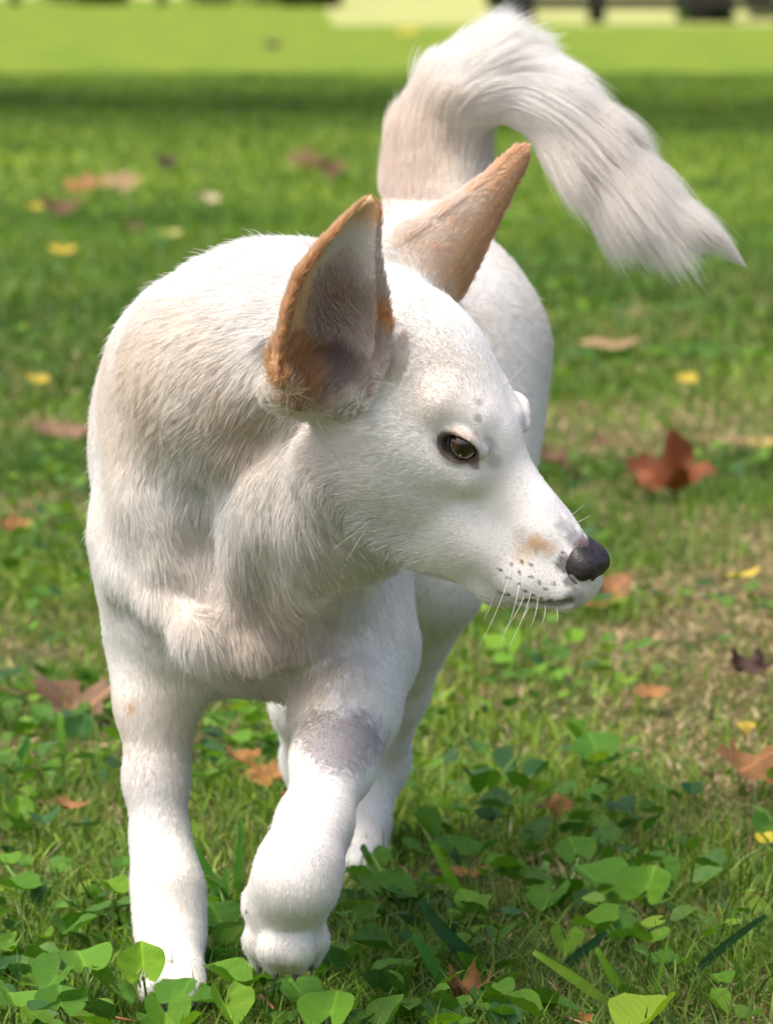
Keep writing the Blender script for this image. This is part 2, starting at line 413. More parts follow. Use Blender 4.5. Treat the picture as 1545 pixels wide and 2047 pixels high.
def cap(p, a, b, r1, r2):
    pa = p - a.astype(np.float32); ba = (b - a).astype(np.float32)
    h = np.clip(pa @ ba / max(ba.dot(ba), 1e-12), 0, 1)
    return np.sqrt(((pa - h[:, None] * ba) ** 2).sum(1)) - (r1 + (r2 - r1) * h)
def ell(p, c, R, M=None):
    q = p - c.astype(np.float32)
    if M is not None: q = q @ M.T.astype(np.float32)
    R = np.asarray(R, np.float32)
    k0 = np.sqrt(((q / R) ** 2).sum(1)); k1 = np.sqrt(((q / (R * R)) ** 2).sum(1))
    return k0 * (k0 - 1) / np.maximum(k1, 1e-6)

# groups of primitives: (kind, args, blend)
def chain(pts, k=.02):
    """pts: (px,py,Y,r)"""
    out = []
    P = [(PX(x, y, Y), r) for x, y, Y, r in pts]
    for (a, r1), (b, r2) in zip(P, P[1:]): out.append(('cap', (a, b, r1, r2), k))
    return out
def E(px, py, Y, R, k=.03, M=None): return ('ell', (PX(px, py, Y), R, M), k)
def hcap(a, b, r1, r2, k=.012): return ('cap', (HP(*a), HP(*b), r1, r2), k)
def hell(c, R, k=.02): return ('ell', (HP(*c), R, HM), k)
def rot(ax, deg):
    a = math.radians(deg); c, s = math.cos(a), math.sin(a)
    return {'x': np.array([[1,0,0],[0,c,-s],[0,s,c]]), 'y': np.array([[c,0,s],[0,1,0],[-s,0,c]]), 'z': np.array([[c,-s,0],[s,c,0],[0,0,1]])}[ax]

TORSO = [
    E(475, 945, 3.50, (.098, .150, .152), .03),
    E(590, 830, 3.66, (.100, .150, .134), .05),
    E(725, 745, 3.80, (.084, .120, .113), .05),
    E(855, 690, 3.92, (.083, .100, .105), .05),
    E(485, 1225, 3.44, (.066, .075, .056), .03),       # brisket
    E(625, 1150, 3.41, (.056, .065, .080), .04),       # left shoulder muscle
    E(325, 1030, 3.42, (.036, .060, .100), .03),       # right shoulder
    E(335, 860, 3.49, (.050, .07, .085), .03),          # right shoulder blade
]
HIND = [
    *chain([(945, 700, 3.90, .057), (893, 960, 3.84, .053), (852, 1150, 3.76, .043), (772, 1380, 3.86, .030), (757, 1520, 3.93, .0215), (728, 1660, 3.89, .0165), (718, 1705, 3.86, .019), (706, 1735, 3.82, .017)], .02),
    E(918, 820, 3.88, (.058, .085, .12), .04),
    *chain([(760, 760, 3.86, .070), (690, 1120, 3.78, .045), (625, 1400, 3.86, .031), (622, 1520, 3.95, .021), (640, 1660, 3.93, .0165), (640, 1720, 3.88, .018)], .02),
]
FORE_R = [
    *chain([(318, 1080, 3.42, .045), (323, 1290, 3.45, .034), (311, 1400, 3.43, .0248), (311, 1560, 3.42, .0182), (321, 1680, 3.41, .0165), (336, 1775, 3.39, .0210), (341, 1860, 3.38, .0196), (344, 1935, 3.35, .0220)], .022),
    *chain([(352, 1300, 3.48, .030), (360, 1400, 3.47, .0135), (345, 1560, 3.45, .0105), (342, 1720, 3.42, .0105)], .012),
    *chain([(322, 1945, 3.34, .012), (308, 1985, 3.31, .011)], .008), *chain([(338, 1948, 3.33, .012), (332, 1992, 3.29, .0115)], .008),
    *chain([(356, 1948, 3.33, .012), (358, 1992, 3.29, .0115)], .008), *chain([(372, 1945, 3.34, .012), (382, 1985, 3.31, .011)], .008),
]
FORE_L = [
    *chain([(655, 1170, 3.42, .058), (705, 1300, 3.39, .042), (692, 1420, 3.34, .0335), (668, 1520, 3.29, .0262), (628, 1650, 3.22, .0215), (602, 1725, 3.185, .0225), (590, 1765, 3.18, .0225), (574, 1805, 3.195, .0215)], .02),
    *chain([(574, 1805, 3.205, .022), (572, 1855, 3.225, .0222)], .02),
    *chain([(700, 1400, 3.39, .02), (655, 1560, 3.31, .012), (640, 1700, 3.24, .011)], .015),
    *chain([(533, 1825, 3.20, .010), (523, 1880, 3.205, .0112), (527, 1910, 3.22, .0092)], .006),
    *chain([(558, 1850, 3.19, .0105), (554, 1893, 3.185, .0118), (552, 1920, 3.205, .0092)], .006),
    *chain([(590, 1850, 3.19, .0105), (590, 1893, 3.185, .0118), (590, 1920, 3.205, .0092)], .006),
    *chain([(610, 1825, 3.20, .0105), (620, 1878, 3.205, .0112), (616, 1908, 3.22, .0092)], .006),
    *chain([(508, 1795, 3.21, .007), (503, 1815, 3.205, .006)], .008),
]
NECK = [
    *chain([(440, 770, 3.41, .082), (540, 735, 3.31, .074), (690, 740, 3.235, .060)], .04),
    *chain([(440, 905, 3.37, .064), (570, 1010, 3.34, .060), (690, 985, 3.25, .052), (790, 970, 3.19, .036)], .025),
    *chain([(425, 930, 3.385, .058), (465, 1160, 3.375, .052)], .03),
    *chain([(610, 1060, 3.34, .050), (600, 1190, 3.385, .048)], .03),
    E(445, 745, 3.345, (.058, .052, .055), .04),
    E(560, 668, 3.30, (.050, .060, .050), .03),
    *chain([(255, 1150, 3.385, .010), (330, 1205, 3.345, .012), (405, 1275, 3.312, .013), (500, 1288, 3.308, .012), (600, 1278, 3.330, .010)], .014),
    *chain([(590, 905, 3.240, .016), (560, 1000, 3.252, .018), (500, 1100, 3.298, .018), (480, 1200, 3.312, .016)], .02),
    *chain([(640, 1020, 3.215, .014), (620, 1110, 3.265, .016), (560, 1220, 3.318, .014)], .02),
    *chain([(330, 880, 3.36, .020), (310, 1000, 3.355, .018), (330, 1110, 3.345, .014)], .025),
]
CREASE = [([(548, 850, 3.205, .006), (500, 885, 3.235, .005)], .03),
    ([(405, 1010, 3.300, .010), (398, 1100, 3.305, .014), (420, 1170, 3.300, .008)], .022),
        ([(250, 1230, 3.39, .006), (330, 1290, 3.375, .008), (400, 1345, 3.36, .006)], .02),
]
TAIL = chain([(868, 440, 3.96, .045), (868, 370, 3.975, .036), (872, 290, 3.98, .027), (905, 215, 3.97, .024), (970, 170, 3.96, .023), (1050, 180, 3.95, .022), (1130, 250, 3.94, .020), (1215, 335, 3.93, .017), (1305, 425, 3.92, .013), (1420, 503, 3.92, .0015)], .02)
HEAD = [
    hell((-.074, -.004, .004), (.066, .048, .048), .02),
    hell((-.024, -.007, -.001), (.045, .031, .028), .02),
    hcap((0, -.003, -.022), (.060, -.002, -.038), .0245, .0190, .02),
    hcap((.060, -.002, -.040), (.094, 0, -.047), .0190, .0180, .012),
    hcap((.002, -.004, -.005), (.088, -.001, -.0315), .0098, .0085, .014),
    hcap((-.045, -.024, -.050), (.025, -.010, -.062), .030, .0235, .02),
    hcap((-.070, -.018, -.085), (.0, -.008, -.088), .036, .0265, .02),
    hcap((-.050, 0, -.072), (.012, 0, -.072), .034, .026, .02),
    hcap((.005, 0, -.081), (.052, 0, -.0845), .028, .0205, .015), hcap((.052, 0, -.0845), (.080, 0, -.0745), .0205, .0125, .01),
    hell((-.052, -.030, -.034), (.052, .028, .040), .02), hell((-.056, .022, -.034), (.050, .028, .040), .02),
    hcap((.008, -.028, -.018), (-.055, -.043, -.020), .009, .014, .015), hcap((.004, .020, -.018), (-.055, .035, -.020), .008, .013, .015),
    hcap((-.008, -.024, .014), (-.028, -.034, .019), .0078, .0108, .016), hcap((.002, .014, .009), (-.018, .019, .011), .0068, .0092, .010),
    hcap((.020, -.014, -.060), (.074, -.0135, -.062), .0185, .0165, .014), hcap((.020, .010, -.062), (.074, .0115, -.062), .0165, .0155, .014),
    hcap((.074, -.0135, -.062), (.0975, -.0095, -.0575), .0165, .0130, .01), hcap((.074, .0135, -.062), (.0975, .0095, -.0575), .0165, .0130, .01),
    E(615, 775, 3.125, (.028, .022, .018), .02),     # ear root
]

def ear_frame(B, T, Wdir, flip=1):
    A = T - B; L = np.linalg.norm(A); A /= L
    W = Wdir - A * Wdir.dot(A); W /= np.linalg.norm(W)
    N = np.cross(W, A) * flip
    return dict(B=B, A=A, W=W, N=N, L=L)
EAR_N = ear_frame(PX(650, 735, 3.092), PX(738, 412, 3.062), np.array([1., .30, 0]))
EAR_N.update(s=[-.15, 0, .18, .36, .55, .75, .9, 1.0, 1.1], w=[.028, .0355, .0375, .0365, .031, .0205, .0130, .0075, -.003],
    c=[.002, -.002, -.0025, -.0045, -.0075, -.0065, -.003, .0, .0], cup=[.036, .036, .034, .030, .024, .015, .009, .004, 0], t=[.006, .006, .0055, .0048, .0042, .0038, .0035, .0035, .0035], sgn=1)
EAR_F = ear_frame(PX(852, 562, 3.185), PX(1040, 308, 3.20), np.array([.8, .35, .45]))
EAR_F.update(s=[-.15, 0, .18, .36, .55, .75, .9, 1.0, 1.1], w=[.038, .037, .033, .0265, .0195, .013, .0100, .0070, -.003],
    c=[-.006, -.006, -.005, -.003, -.001, 0, 0, .0, .0], cup=[.016, .015, .012, .009, .006, .004, .003, .001, 0], t=[.006, .0055, .005, .0045, .004, .0038, .0038, .0038, .0038], sgn=-1)
def ear_coords(p, e):
    q = p - e['B'].astype(np.float32)
    s = q @ e['A'].astype(np.float32) / e['L']; x = q @ e['W'].astype(np.float32); y = q @ e['N'].astype(np.float32) * e['sgn']
    return s, x - np.interp(s, e['s'], e['c']), y
def ear_sdf(p, e):
    s, x, y = ear_coords(p, e)
    w = np.interp(s, e['s'], e['w']); cu = np.interp(s, e['s'], e['cup']); t = np.interp(s, e['s'], e['t'])
    u = x / np.maximum(w, .004)
    y0 = -cu * (1 - np.clip(u * u, 0, 1.2)) + cu * .35
    d = smax(np.abs(y - y0) - t, (np.abs(x) - w), .006)
    d = np.maximum(d, (-.15 - s) * e['L'])
    return (d * .6).astype(np.float32)

def group(p, prims):
    d = None
    for kind, a, k in prims:
        v = cap(p, *a) if kind == 'cap' else ell(p, *a)
        d = v if d is None else smin(d, v, k)
    return d
EC = (-.0025, .0318, .0030)
ECL = {-1: EC[1] - .0008, 1: .0205}
EYE = {sd: HP(EC[0], sd * ECL[sd], EC[2]) for sd in (1, -1)}
EYE_R = .0119
def near_only(p, fn, c, r, d, far=None):
    """evaluate fn only within r of c"""
    m = ((p - c.astype(np.float32)) ** 2).sum(1) < r * r
    if m.any(): d[m] = fn(p[m], d[m])
    return d
def lid_pts(sd, up):
    # almond opening on the eyeball, in head coords around the eye centre
    out = []
    for t in np.linspace(0, 1, 7):
        f = .0135 - .0285 * t; arch = math.sin(math.pi * t)
        u = .0022 - .0044 * t + (.0084 if up else -.0084) * arch
        lat = .0045 + .0052 * arch - .0045 * (1 - t) ** 2
        out.append(HP(EC[0] + f, sd * (ECL[sd] + lat), EC[2] + u))
    return out
LIP = {1: [], -1: []}
def surf(pix):
    """world points where the sight lines through photo pixels meet the body"""
    O = np.array([0, 0, CAMH]); R = nrm(np.array([PX(x, y, 1.) - O for x, y in pix])); t = np.full(len(pix), 2.95)
    for _ in range(70): t += np.clip(sdf(O + R * t[:, None]), -.02, .05) * .8
    return O + R * t[:, None]
def sdf(p):
    p = np.ascontiguousarray(p, np.float32)
    d = group(p, TORSO)
    d = smin(d, group(p, HIND), .03)
    d = smin(d, group(p, TAIL), .02)
    d = smin(d, group(p, FORE_R), .03)
    d = smin(d, group(p, FORE_L), .03)
    d = smin(d, group(p, NECK), .025)
    def folds(q, dd):     # creases of the turned neck
        for pts, k in CREASE:
            P = [(PX(x, y, Y), r) for x, y, Y, r in pts]
            for (a, r1), (b, r2) in zip(P, P[1:]): dd = smax(dd, -cap(q, a, b, r1, r2), k)
        return dd
    d = near_only(p, folds, PX(480, 1250, 3.3), .42, d)
    d = smin(d, group(p, HEAD), .014)
    def face(q, dd):
        for sd in (1, -1):
            c = EYE[sd]
            pts_u = lid_pts(sd, 1); pts_l = lid_pts(sd, 0)
            for a, b in zip(pts_u, pts_u[1:]): dd = smin(dd, cap(q, a, b, .0019, .0017), .007)
            for a, b in zip(pts_l, pts_l[1:]): dd = smin(dd, cap(q, a, b, .0018, .0018), .006)
            # opening
            cc = c + HL * sd * .010 + HF * .0012
            M = np.stack([HF * math.cos(.2) + HU * math.sin(.2), HL, -HF * math.sin(.2) + HU * math.cos(.2)])
            dd = smax(dd, -ell(q, cc, (.0112, .015, .0090), M), .0015)
            # lip line
            for a, b in zip(LIP[sd], LIP[sd][1:]): dd = smax(dd, -cap(q, a, b, .0021, .0021), .004)
        return dd
    d = near_only(p, face, HP(.02, 0, -.03), .115, d)
    d = near_only(p, lambda q, dd: smin(dd, ear_sdf(q, EAR_N), .008), EAR_N['B'] + EAR_N['A'] * .05, .095, d)
    ec = EAR_N['B'] + EAR_N['A'] * EAR_N['L'] * .17 + EAR_N['W'] * .004 + EAR_N['N'] * .010
    EM = np.stack([EAR_N['W'], EAR_N['A'], EAR_N['N']])
    d = near_only(p, lambda q, dd: smax(dd, -ell(q, ec, (.0205, .038, .026), EM), .006), ec, .06, d)
    d = near_only(p, lambda q, dd: smin(dd, ear_sdf(q, EAR_F), .012), EAR_F['B'] + EAR_F['A'] * .05, .095, d)
    return d

_lp = surf([(862, 1122), (905, 1146), (955, 1168), (1005, 1189), (1060, 1206), (1104, 1212), (1140, 1203)])
_lp = _lp[np.abs(_lp[:, 1] - 3.08) < .05]
_ll = (_lp - HO) @ HM.T
LIP[-1] = list(_lp); LIP[1] = [HP(q[0], -q[1] - .004, q[2]) for q in _ll]
def surface_nets(fn, ax):
    """ax: three coordinate arrays (may be unevenly spaced). Returns verts, quads"""
    n = [len(a) for a in ax]; B = 8
    nb = [-(-k // B) for k in n]
    lo = [np.array([a[i * B] for i in range(m)]) for a, m in zip(ax, nb)]
    hi = [np.array([a[min(i * B + B, len(a) - 1)] for i in range(m)]) for a, m in zip(ax, nb)]
    cen = np.stack(np.meshgrid(*[(l + h) / 2 for l, h in zip(lo, hi)], indexing='ij'), -1).reshape(-1, 3)
    hd = np.sqrt((np.stack(np.meshgrid(*[(h - l) / 2 for l, h in zip(lo, hi)], indexing='ij'), -1).reshape(-1, 3) ** 2).sum(1))
    v = fn(cen)
    act = (np.abs(v) < hd * 1.25 + .004).reshape(nb)
    big = np.repeat(np.repeat(np.repeat(act, B, 0), B, 1), B, 2)[:n[0], :n[1], :n[2]]
    sg = np.repeat(np.repeat(np.repeat((v < 0).reshape(nb), B, 0), B, 1), B, 2)[:n[0], :n[1], :n[2]]
    F = np.where(sg, -1., 1.).astype(np.float32); del sg
    ids = np.flatnonzero(big); del big
    A = [np.asarray(a, np.float32) for a in ax]
    for s in range(0, len(ids), 400000):
        ii = ids[s:s + 400000]; i, j, k = np.unravel_index(ii, n)
        F.reshape(-1)[ii] = fn(np.stack([A[0][i], A[1][j], A[2][k]], 1))
    S = F < 0
    stride = [(n[1]) * (n[2]), n[2], 1]
    cells = []; pts = []; quads = []
    for axx in range(3):
        sl0 = [slice(None)] * 3; sl1 = [slice(None)] * 3
        sl0[axx] = slice(0, -1); sl1[axx] = slice(1, None)
        D = S[tuple(sl0)] != S[tuple(sl1)]
        for o in range(3):
            if o != axx:
                q = [slice(None)] * 3; q[o] = 0; D[tuple(q)] = False
        I = np.nonzero(D); I = [a for a in I]
        base = I[0] * stride[0] + I[1] * stride[1] + I[2]
        f0 = F.reshape(-1)[base]; f1 = F.reshape(-1)[base + stride[axx]]
        t = f0 / (f0 - f1)
        P = np.stack([A[0][I[0]], A[1][I[1]], A[2][I[2]]], 1)
        P[:, axx] += t * (A[axx][I[axx] + 1] - A[axx][I[axx]])
        o1, o2 = (axx + 1) % 3, (axx + 2) % 3
        c = [base, base - stride[o1], base - stride[o1] - stride[o2], base - stride[o2]]
        cells += c; pts += [P] * 4
        Q = np.stack(c, 1); fl = f0 > 0; Q[fl] = Q[fl][:, ::-1]
        quads.append(Q)
    C = np.concatenate(cells); PP = np.concatenate(pts)
    u, inv = np.unique(C, return_inverse=True)
    cnt = np.bincount(inv)
    V = np.stack([np.bincount(inv, PP[:, i]) / cnt for i in range(3)], 1)
    Q = np.searchsorted(u, np.concatenate(quads))
    return V, Q
def axis(lo, hi, flo, fhi, coarse, fine):
    a = [lo]
    while a[-1] < hi:
        a.append(a[-1] + (fine if flo - .004 < a[-1] < fhi else coarse))
    return np.array(a)
# ---------------------------------------------------------------- dog: skin, coat, face
TAN = np.array([.78, .50, .26]); CREAM = np.array([.78, .62, .43]); WHITE = np.array([.905, .896, .872]); PINK = np.array([.40, .24, .22])
GREY = np.array([.50, .465, .48]); DARK = np.array([.035, .025, .028])
def w_ear(p, e):
    s, x, y = ear_coords(np.asarray(p, np.float32), e)
    w = np.interp(s, e['s'], e['w']); cu = np.interp(s, e['s'], e['cup'])
    u = x / np.maximum(w, .004)
    y0 = -cu * (1 - np.clip(u * u, 0, 1.2)) + cu * .35
    on = (s > -.12) & (s < 1.12) & (np.abs(u) < 1.35) & (np.abs(y - y0) < .013)
    return s, u, y - y0, on
SPOTS = [  # px, py, Y, radius m, colour, strength
    (1072, 1086, 3.088, .0062, TAN * .9, .75), (1046, 1110, 3.088, .0065, CREAM, .6), (1095, 1095, 3.088, .006, TAN, .5), (1040, 1070, 3.088, .006, np.array([.6, .5, .46]), .45),
    (1110, 1015, 3.088, .008, GREY * 1.25, .55), (1128, 1050, 3.088, .0065, GREY * .9, .75), (1150, 1078, 3.088, .0065, GREY * .7, .9), (1168, 1094, 3.088, .006, np.array([.13, .09, .09]), .95),
    (955, 835, 3.09, .0030, GREY * .40, .55), (958, 805, 3.09, .0026, GREY * .45, .5), (975, 890, 3.085, .006, GREY * .6, .5), (990, 925, 3.085, .005, GREY * .7, .4),
    (1128, 1128, 3.01, .006, DARK * 2.5, .8), (1140, 1160, 3.01, .005, DARK * 3, .7), (1150, 1195, 3.01, .006, GREY * .5, .5),
    (600, 770, 3.10, .017, CREAM * np.array([1, .93, .85]), .8), (640, 785, 3.10, .012, CREAM, .7), (552, 720, 3.14, .012, TAN * 1.2, .6), (545, 690, 3.16, .006, GREY * .4, .45),
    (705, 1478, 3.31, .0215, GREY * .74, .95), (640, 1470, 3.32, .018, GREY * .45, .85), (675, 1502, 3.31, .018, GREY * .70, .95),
    (790, 410, 3.9, .035, np.array([.70, .63, .61]), .6),
    (870, 760, 3.08, .03, CREAM * 1.05, .25), (800, 720, 3.10, .02, np.array([.72, .66, .6]), .30),
    (262, 1412, 3.40, .004, TAN * .8, .7), (300, 1440, 3.4, .04, CREAM * 1.1, .22), (300, 1560, 3.4, .03, GREY * 1.5, .25), (690, 1700, 3.2, .02, GREY * 1.4, .4),
    (330, 730, 3.4, .05, CREAM * 1.1, .18), (240, 800, 3.45, .05, CREAM * 1.08, .2), (560, 1330, 3.36, .05, CREAM * .95, .25), (480, 870, 3.29, .03, CREAM, .22),
    (830, 340, 3.9, .04, CREAM * 1.15, .25), (1060, 300, 3.9, .03, CREAM * 1.15, .2),
]
DOTS = [(1023, 1128), (1001, 1140), (1044, 1124), (1061, 1130), (1038, 1144), (1062, 1154), (1077, 1165), (1016, 1156), (1038, 1168), (1050, 1182), (1090, 1177), (1106, 1166), (1125, 1104), (1065, 1190), (1018, 1190), (1100, 1200), (1082, 1196)]
SPOT_C = surf([(x[0], x[1]) for x in SPOTS]); DOT_C = surf(DOTS)
def tint_of(p, hair=True):
    p = np.asarray(p, float); n = len(p)
    c = np.tile(WHITE, (n, 1)).astype(float)
    c *= (.94 + .08 * vnoise(p, 35, 1) + .03 * vnoise(p, 160, 2))[:, None]
    wm = np.clip(vnoise(p, 14, 3) * 1.6 - .55, 0, 1)[:, None] * .20
    c = c * (1 - wm) + CREAM * 1.06 * wm
    jit = vnoise(p, 330, 4); jit2 = vnoise(p, 900, 5)
    for ce, (px, py, Y, r, col, st) in zip(SPOT_C, SPOTS):
        v = p - ce; ray = nrm(ce - np.array([0, 0, CAMH])); al = v @ ray; v -= al[:, None] * ray
        d = np.sqrt((v ** 2).sum(1)) / r + np.clip((np.abs(al) - r - .028) / .01, 0, 9)
        a = st * np.clip((1.25 - d) * 1.6 + (jit - .5) * .9 + (jit2 - .5) * .5, 0, 1)[:, None]
        c = c * (1 - a) + col * a
    for ce in DOT_C:
        v = p - ce; ray = nrm(ce - np.array([0, 0, CAMH])); v -= (v @ ray)[:, None] * ray; d = np.sqrt((v ** 2).sum(1))
        a = (np.clip((.00135 - d) / .0004, 0, 1) * (np.abs(p[:, 1] - ce[1]) < .012) * .88)[:, None]
        c = c * (1 - a) + DARK * 1.8 * a
    # dark skin round the eye openings, tan lid
    for sd in (1, -1):
        q = (p - EYE[sd]) @ HM.T
        dd = np.sqrt((q[:, 0] / .0132) ** 2 + (q[:, 2] / .0098) ** 2)
        m = (q[:, 1] * sd > 0)
        a = (np.clip((1.14 - dd) * 8, 0, 1) * m)[:, None] * .95
        c = c * (1 - a) + np.array([.045, .028, .026]) * a
        a = (np.clip((1.5 - dd) * 3.0, 0, .6) * m * (dd > .9) * np.clip(.3 + jit, 0, 1))[:, None] * .6
        c = c * (1 - a) + np.array([.42, .31, .28]) * a
        if sd == -1:
            t = q - np.array([-.001, 0, .0105]); d2 = np.sqrt((t[:, 0] / .008) ** 2 + (t[:, 2] / .0022) ** 2)
            a = (np.clip((1.3 - d2) * 3, 0, 1) * m)[:, None] * .5; c = c * (1 - a) + np.array([.52, .37, .25]) * a; e_ = np.sqrt((q[:, 0] / .0132) ** 2 + (q[:, 2] / .0098) ** 2); a = (np.clip(1 - np.abs(e_ - 1.0) / .16, 0, 1) * m * np.clip(.4 + jit, 0, 1))[:, None] * .8; c = c * (1 - a) + np.array([.06, .04, .038]) * a
            t = q - np.array([.0145, 0, -.006]); d2 = np.sqrt((t[:, 0] / .004) ** 2 + (t[:, 2] / .0042) ** 2)
            a = (np.clip((1.3 - d2) * 3, 0, 1) * m)[:, None] * .7; c = c * (1 - a) + np.array([.24, .12, .115]) * a
    # lips: dark edge
    L1 = LIP[-1]
    for a_, b_ in zip(L1, L1[1:]):
        d = cap(p.astype(np.float32), a_, b_, 0, 0)
        a = (np.clip((.0042 - d) / .0022, 0, 1) * .82)[:, None]; c = c * (1 - a) + np.array([.10, .075, .07]) * a
    # ears
    s, u, yy, on = w_ear(p, EAR_N)
    inside = (on & (yy > .0005)) | ((((s - .17) * EAR_N['L'] / .048) ** 2 + (u * .036 / .029) ** 2 < 1) & (np.abs(yy) < .04))
    on = on | inside
    rim = np.clip((-u - (.12 + .45 * s)) * 5 + (jit - .5), 0, 1); tip = np.clip((s - .84) * 9 + (jit - .5) * .5, 0, 1); bulge = np.clip((u - .66) * 5, 0, 1) * np.clip((.52 - s) * 9, 0, 1) * np.clip((s - .24) * 10, 0, 1)
    rb = np.clip((.13 - s) * 8 + (jit - .5), 0, 1) * np.clip((-u + .15) * 3, 0, 1)
    core = np.clip(1.35 - np.sqrt(((u - .15) / .55) ** 2 + ((s - .25) / .36) ** 2) * 1.0, 0, 1) ** .7
    ic = np.array([.72, .66, .62]) * (1 - core[:, None]) + np.array([.30, .15, .155]) * core[:, None]
    c = np.where(inside[:, None], ic, c)
    a = (np.clip(np.maximum(np.maximum(rim, tip), np.maximum(bulge, rb)), 0, 1) * on)[:, None] * .92
    c = c * (1 - a) + (TAN * (.85 + .3 * jit[:, None])) * a
    back = (on & ~inside); a = (back * np.where(u > .2, .0, .55))[:, None]; c = c * (1 - a) + CREAM * a
    s, u, yy, on = w_ear(p, EAR_F)
    a = np.clip(.80 + u * .50 + np.clip((s - .55) * 1.6, 0, .8) - np.clip((.12 - s) * 3, 0, .5) + (jit - .5) * .35, 0, 1) * np.clip((s + .10) * 8, 0, 1)
    a = (a * on)[:, None] * .85
    c = c * (1 - a) + np.array([.82, .54, .29]) * (.85 + .3 * jit[:, None]) * a
    return c

# flow of the coat: (px, py, Y, image direction, depth direction, hair length mm, lift)
def hn(f, l, u, d, ln, lift=.22): 
    d = np.array(d, float); return (HP(f, l, u), HF * d[0] + HL * d[1] + HU * d[2], ln, lift, .028)
def fn(px, py, Y, dx, dy, dY, ln, lift=.3, sg=.06): 
    return (PX(px, py, Y), np.array([dx, dY, -dy], float), ln, lift, sg)
FLOW = []
for sd in (1, -1):
    FLOW += [hn(.09, sd * .012, -.045, (-1, 0, -.15), 2.2, .15), hn(.06, sd * .02, -.05, (-1, 0, -.25), 3, .15), hn(.03, sd * .022, -.06, (-1, 0, -.3), 4, .18), hn(.02, sd * .02, -.01, (-1, sd * .2, -.1), 2.6, .15),
        hn(-.005, sd * .035, -.03, (-1, 0, -.35), 5), hn(-.04, sd * .045, -.03, (-1, 0, -.45), 8), hn(-.08, sd * .05, -.05, (-1, 0, -.5), 13), hn(-.03, sd * .04, -.07, (-1, 0, -.3), 9),
        hn(0, sd * .03, .018, (-1, sd * .5, .3), 3.2, .12), hn(-.04, sd * .035, .03, (-1, sd * .5, .1), 5, .13), hn(-.08, sd * .04, .03, (-1, sd * .3, -.1), 7, .14)]
FLOW += [hn(.06, 0, -.02, (-1, 0, 0), 2.0, .12), hn(.02, 0, .0, (-1, 0, .1), 2.6, .15), hn(-.03, 0, .035, (-1, 0, .1), 5, .12), hn(-.09, 0, .06, (-1, 0, 0), 7, .13), hn(.05, 0, -.085, (-1, 0, 0), 4), hn(0, 0, -.10, (-1, 0, 0), 8)]
FLOW += [
    fn(560, 620, 3.27, -1, .10, .3, 13), fn(450, 700, 3.33, -1, .35, .3, 13), fn(350, 760, 3.38, -.8, .9, .3, 12), fn(480, 840, 3.3, -.7, .7, .1, 16), fn(600, 860, 3.2, -.5, .9, .1, 15),
    fn(650, 960, 3.2, -.1, 1, 0, 18, .35), fn(560, 960, 3.28, .35, 1, 0, 20, .35), fn(700, 1050, 3.2, .3, .9, 0, 18, .3), fn(470, 980, 3.32, .1, 1, 0, 18, .35), fn(500, 1100, 3.32, .3, 1, 0, 20, .35), fn(600, 1120, 3.32, .4, .9, 0, 18, .3),
    fn(420, 1180, 3.33, .2, 1, 0, 18), fn(500, 1270, 3.33, .2, 1, 0, 20), fn(590, 1270, 3.34, .2, 1, 0, 16), fn(480, 1370, 3.38, .2, .5, .2, 12), fn(330, 1180, 3.36, .3, 1, 0, 12), fn(700, 1180, 3.38, .1, 1, .1, 9), fn(770, 1180, 3.4, 0, 1, .1, 8),
    fn(210, 800, 3.45, -.2, .8, .6, 8), fn(180, 1000, 3.45, 0, 1, .5, 8), fn(250, 1000, 3.40, 0, 1, .3, 9), fn(300, 620, 3.5, -.5, .4, .8, 9), fn(450, 520, 3.55, -.1, .2, 1, 9), fn(600, 480, 3.6, 0, .1, 1, 8), fn(700, 430, 3.75, 0, .1, 1, 8),
    fn(860, 430, 3.9, 0, .3, .6, 8), fn(1000, 520, 3.9, .3, .8, .5, 8), fn(1080, 700, 3.9, .1, 1, .3, 8), fn(1050, 900, 3.85, 0, 1, .2, 8), fn(900, 1150, 3.75, -.2, 1, .1, 7), fn(860, 1250, 3.75, -.3, 1, .1, 6), fn(780, 1450, 3.85, -.2, 1, .1, 5), fn(720, 1680, 3.85, -.1, 1, 0, 4.5),
    fn(600, 1420, 3.85, 0, 1, 0, 6), fn(640, 1600, 3.9, .1, 1, 0, 5),
    fn(270, 1330, 3.42, 0, 1, 0, 6, .2), fn(300, 1500, 3.41, 0, 1, 0, 5.5, .26), fn(330, 1750, 3.38, 0, 1, 0, 5, .26), fn(340, 1920, 3.34, 0, 1, -.1, 5, .2),
    fn(730, 1350, 3.35, 0, 1, 0, 6, .2), fn(680, 1500, 3.28, -.2, 1, 0, 2.2, .15), fn(620, 1650, 3.2, -.25, 1, 0, 5.5, .26), fn(580, 1780, 3.17, -.1, 1, 0, 4.5, .25), fn(570, 1900, 3.2, 0, 1, 0, 6, .3), fn(620, 1900, 3.2, 0, 1, 0, 6, .3), fn(510, 1880, 3.2, 0, 1, 0, 6, .3),
]
TP = [(868, 440, 3.96), (868, 370, 3.975), (872, 290, 3.98), (905, 215, 3.97), (970, 170, 3.96), (1050, 180, 3.95), (1130, 250, 3.94), (1215, 345, 3.93), (1305, 425, 3.92), (1420, 503, 3.92)]
TLEN = [12, 32, 50, 48, 44, 48, 58, 62, 54, 44]
TPW = [PX(*t) for t in TP]

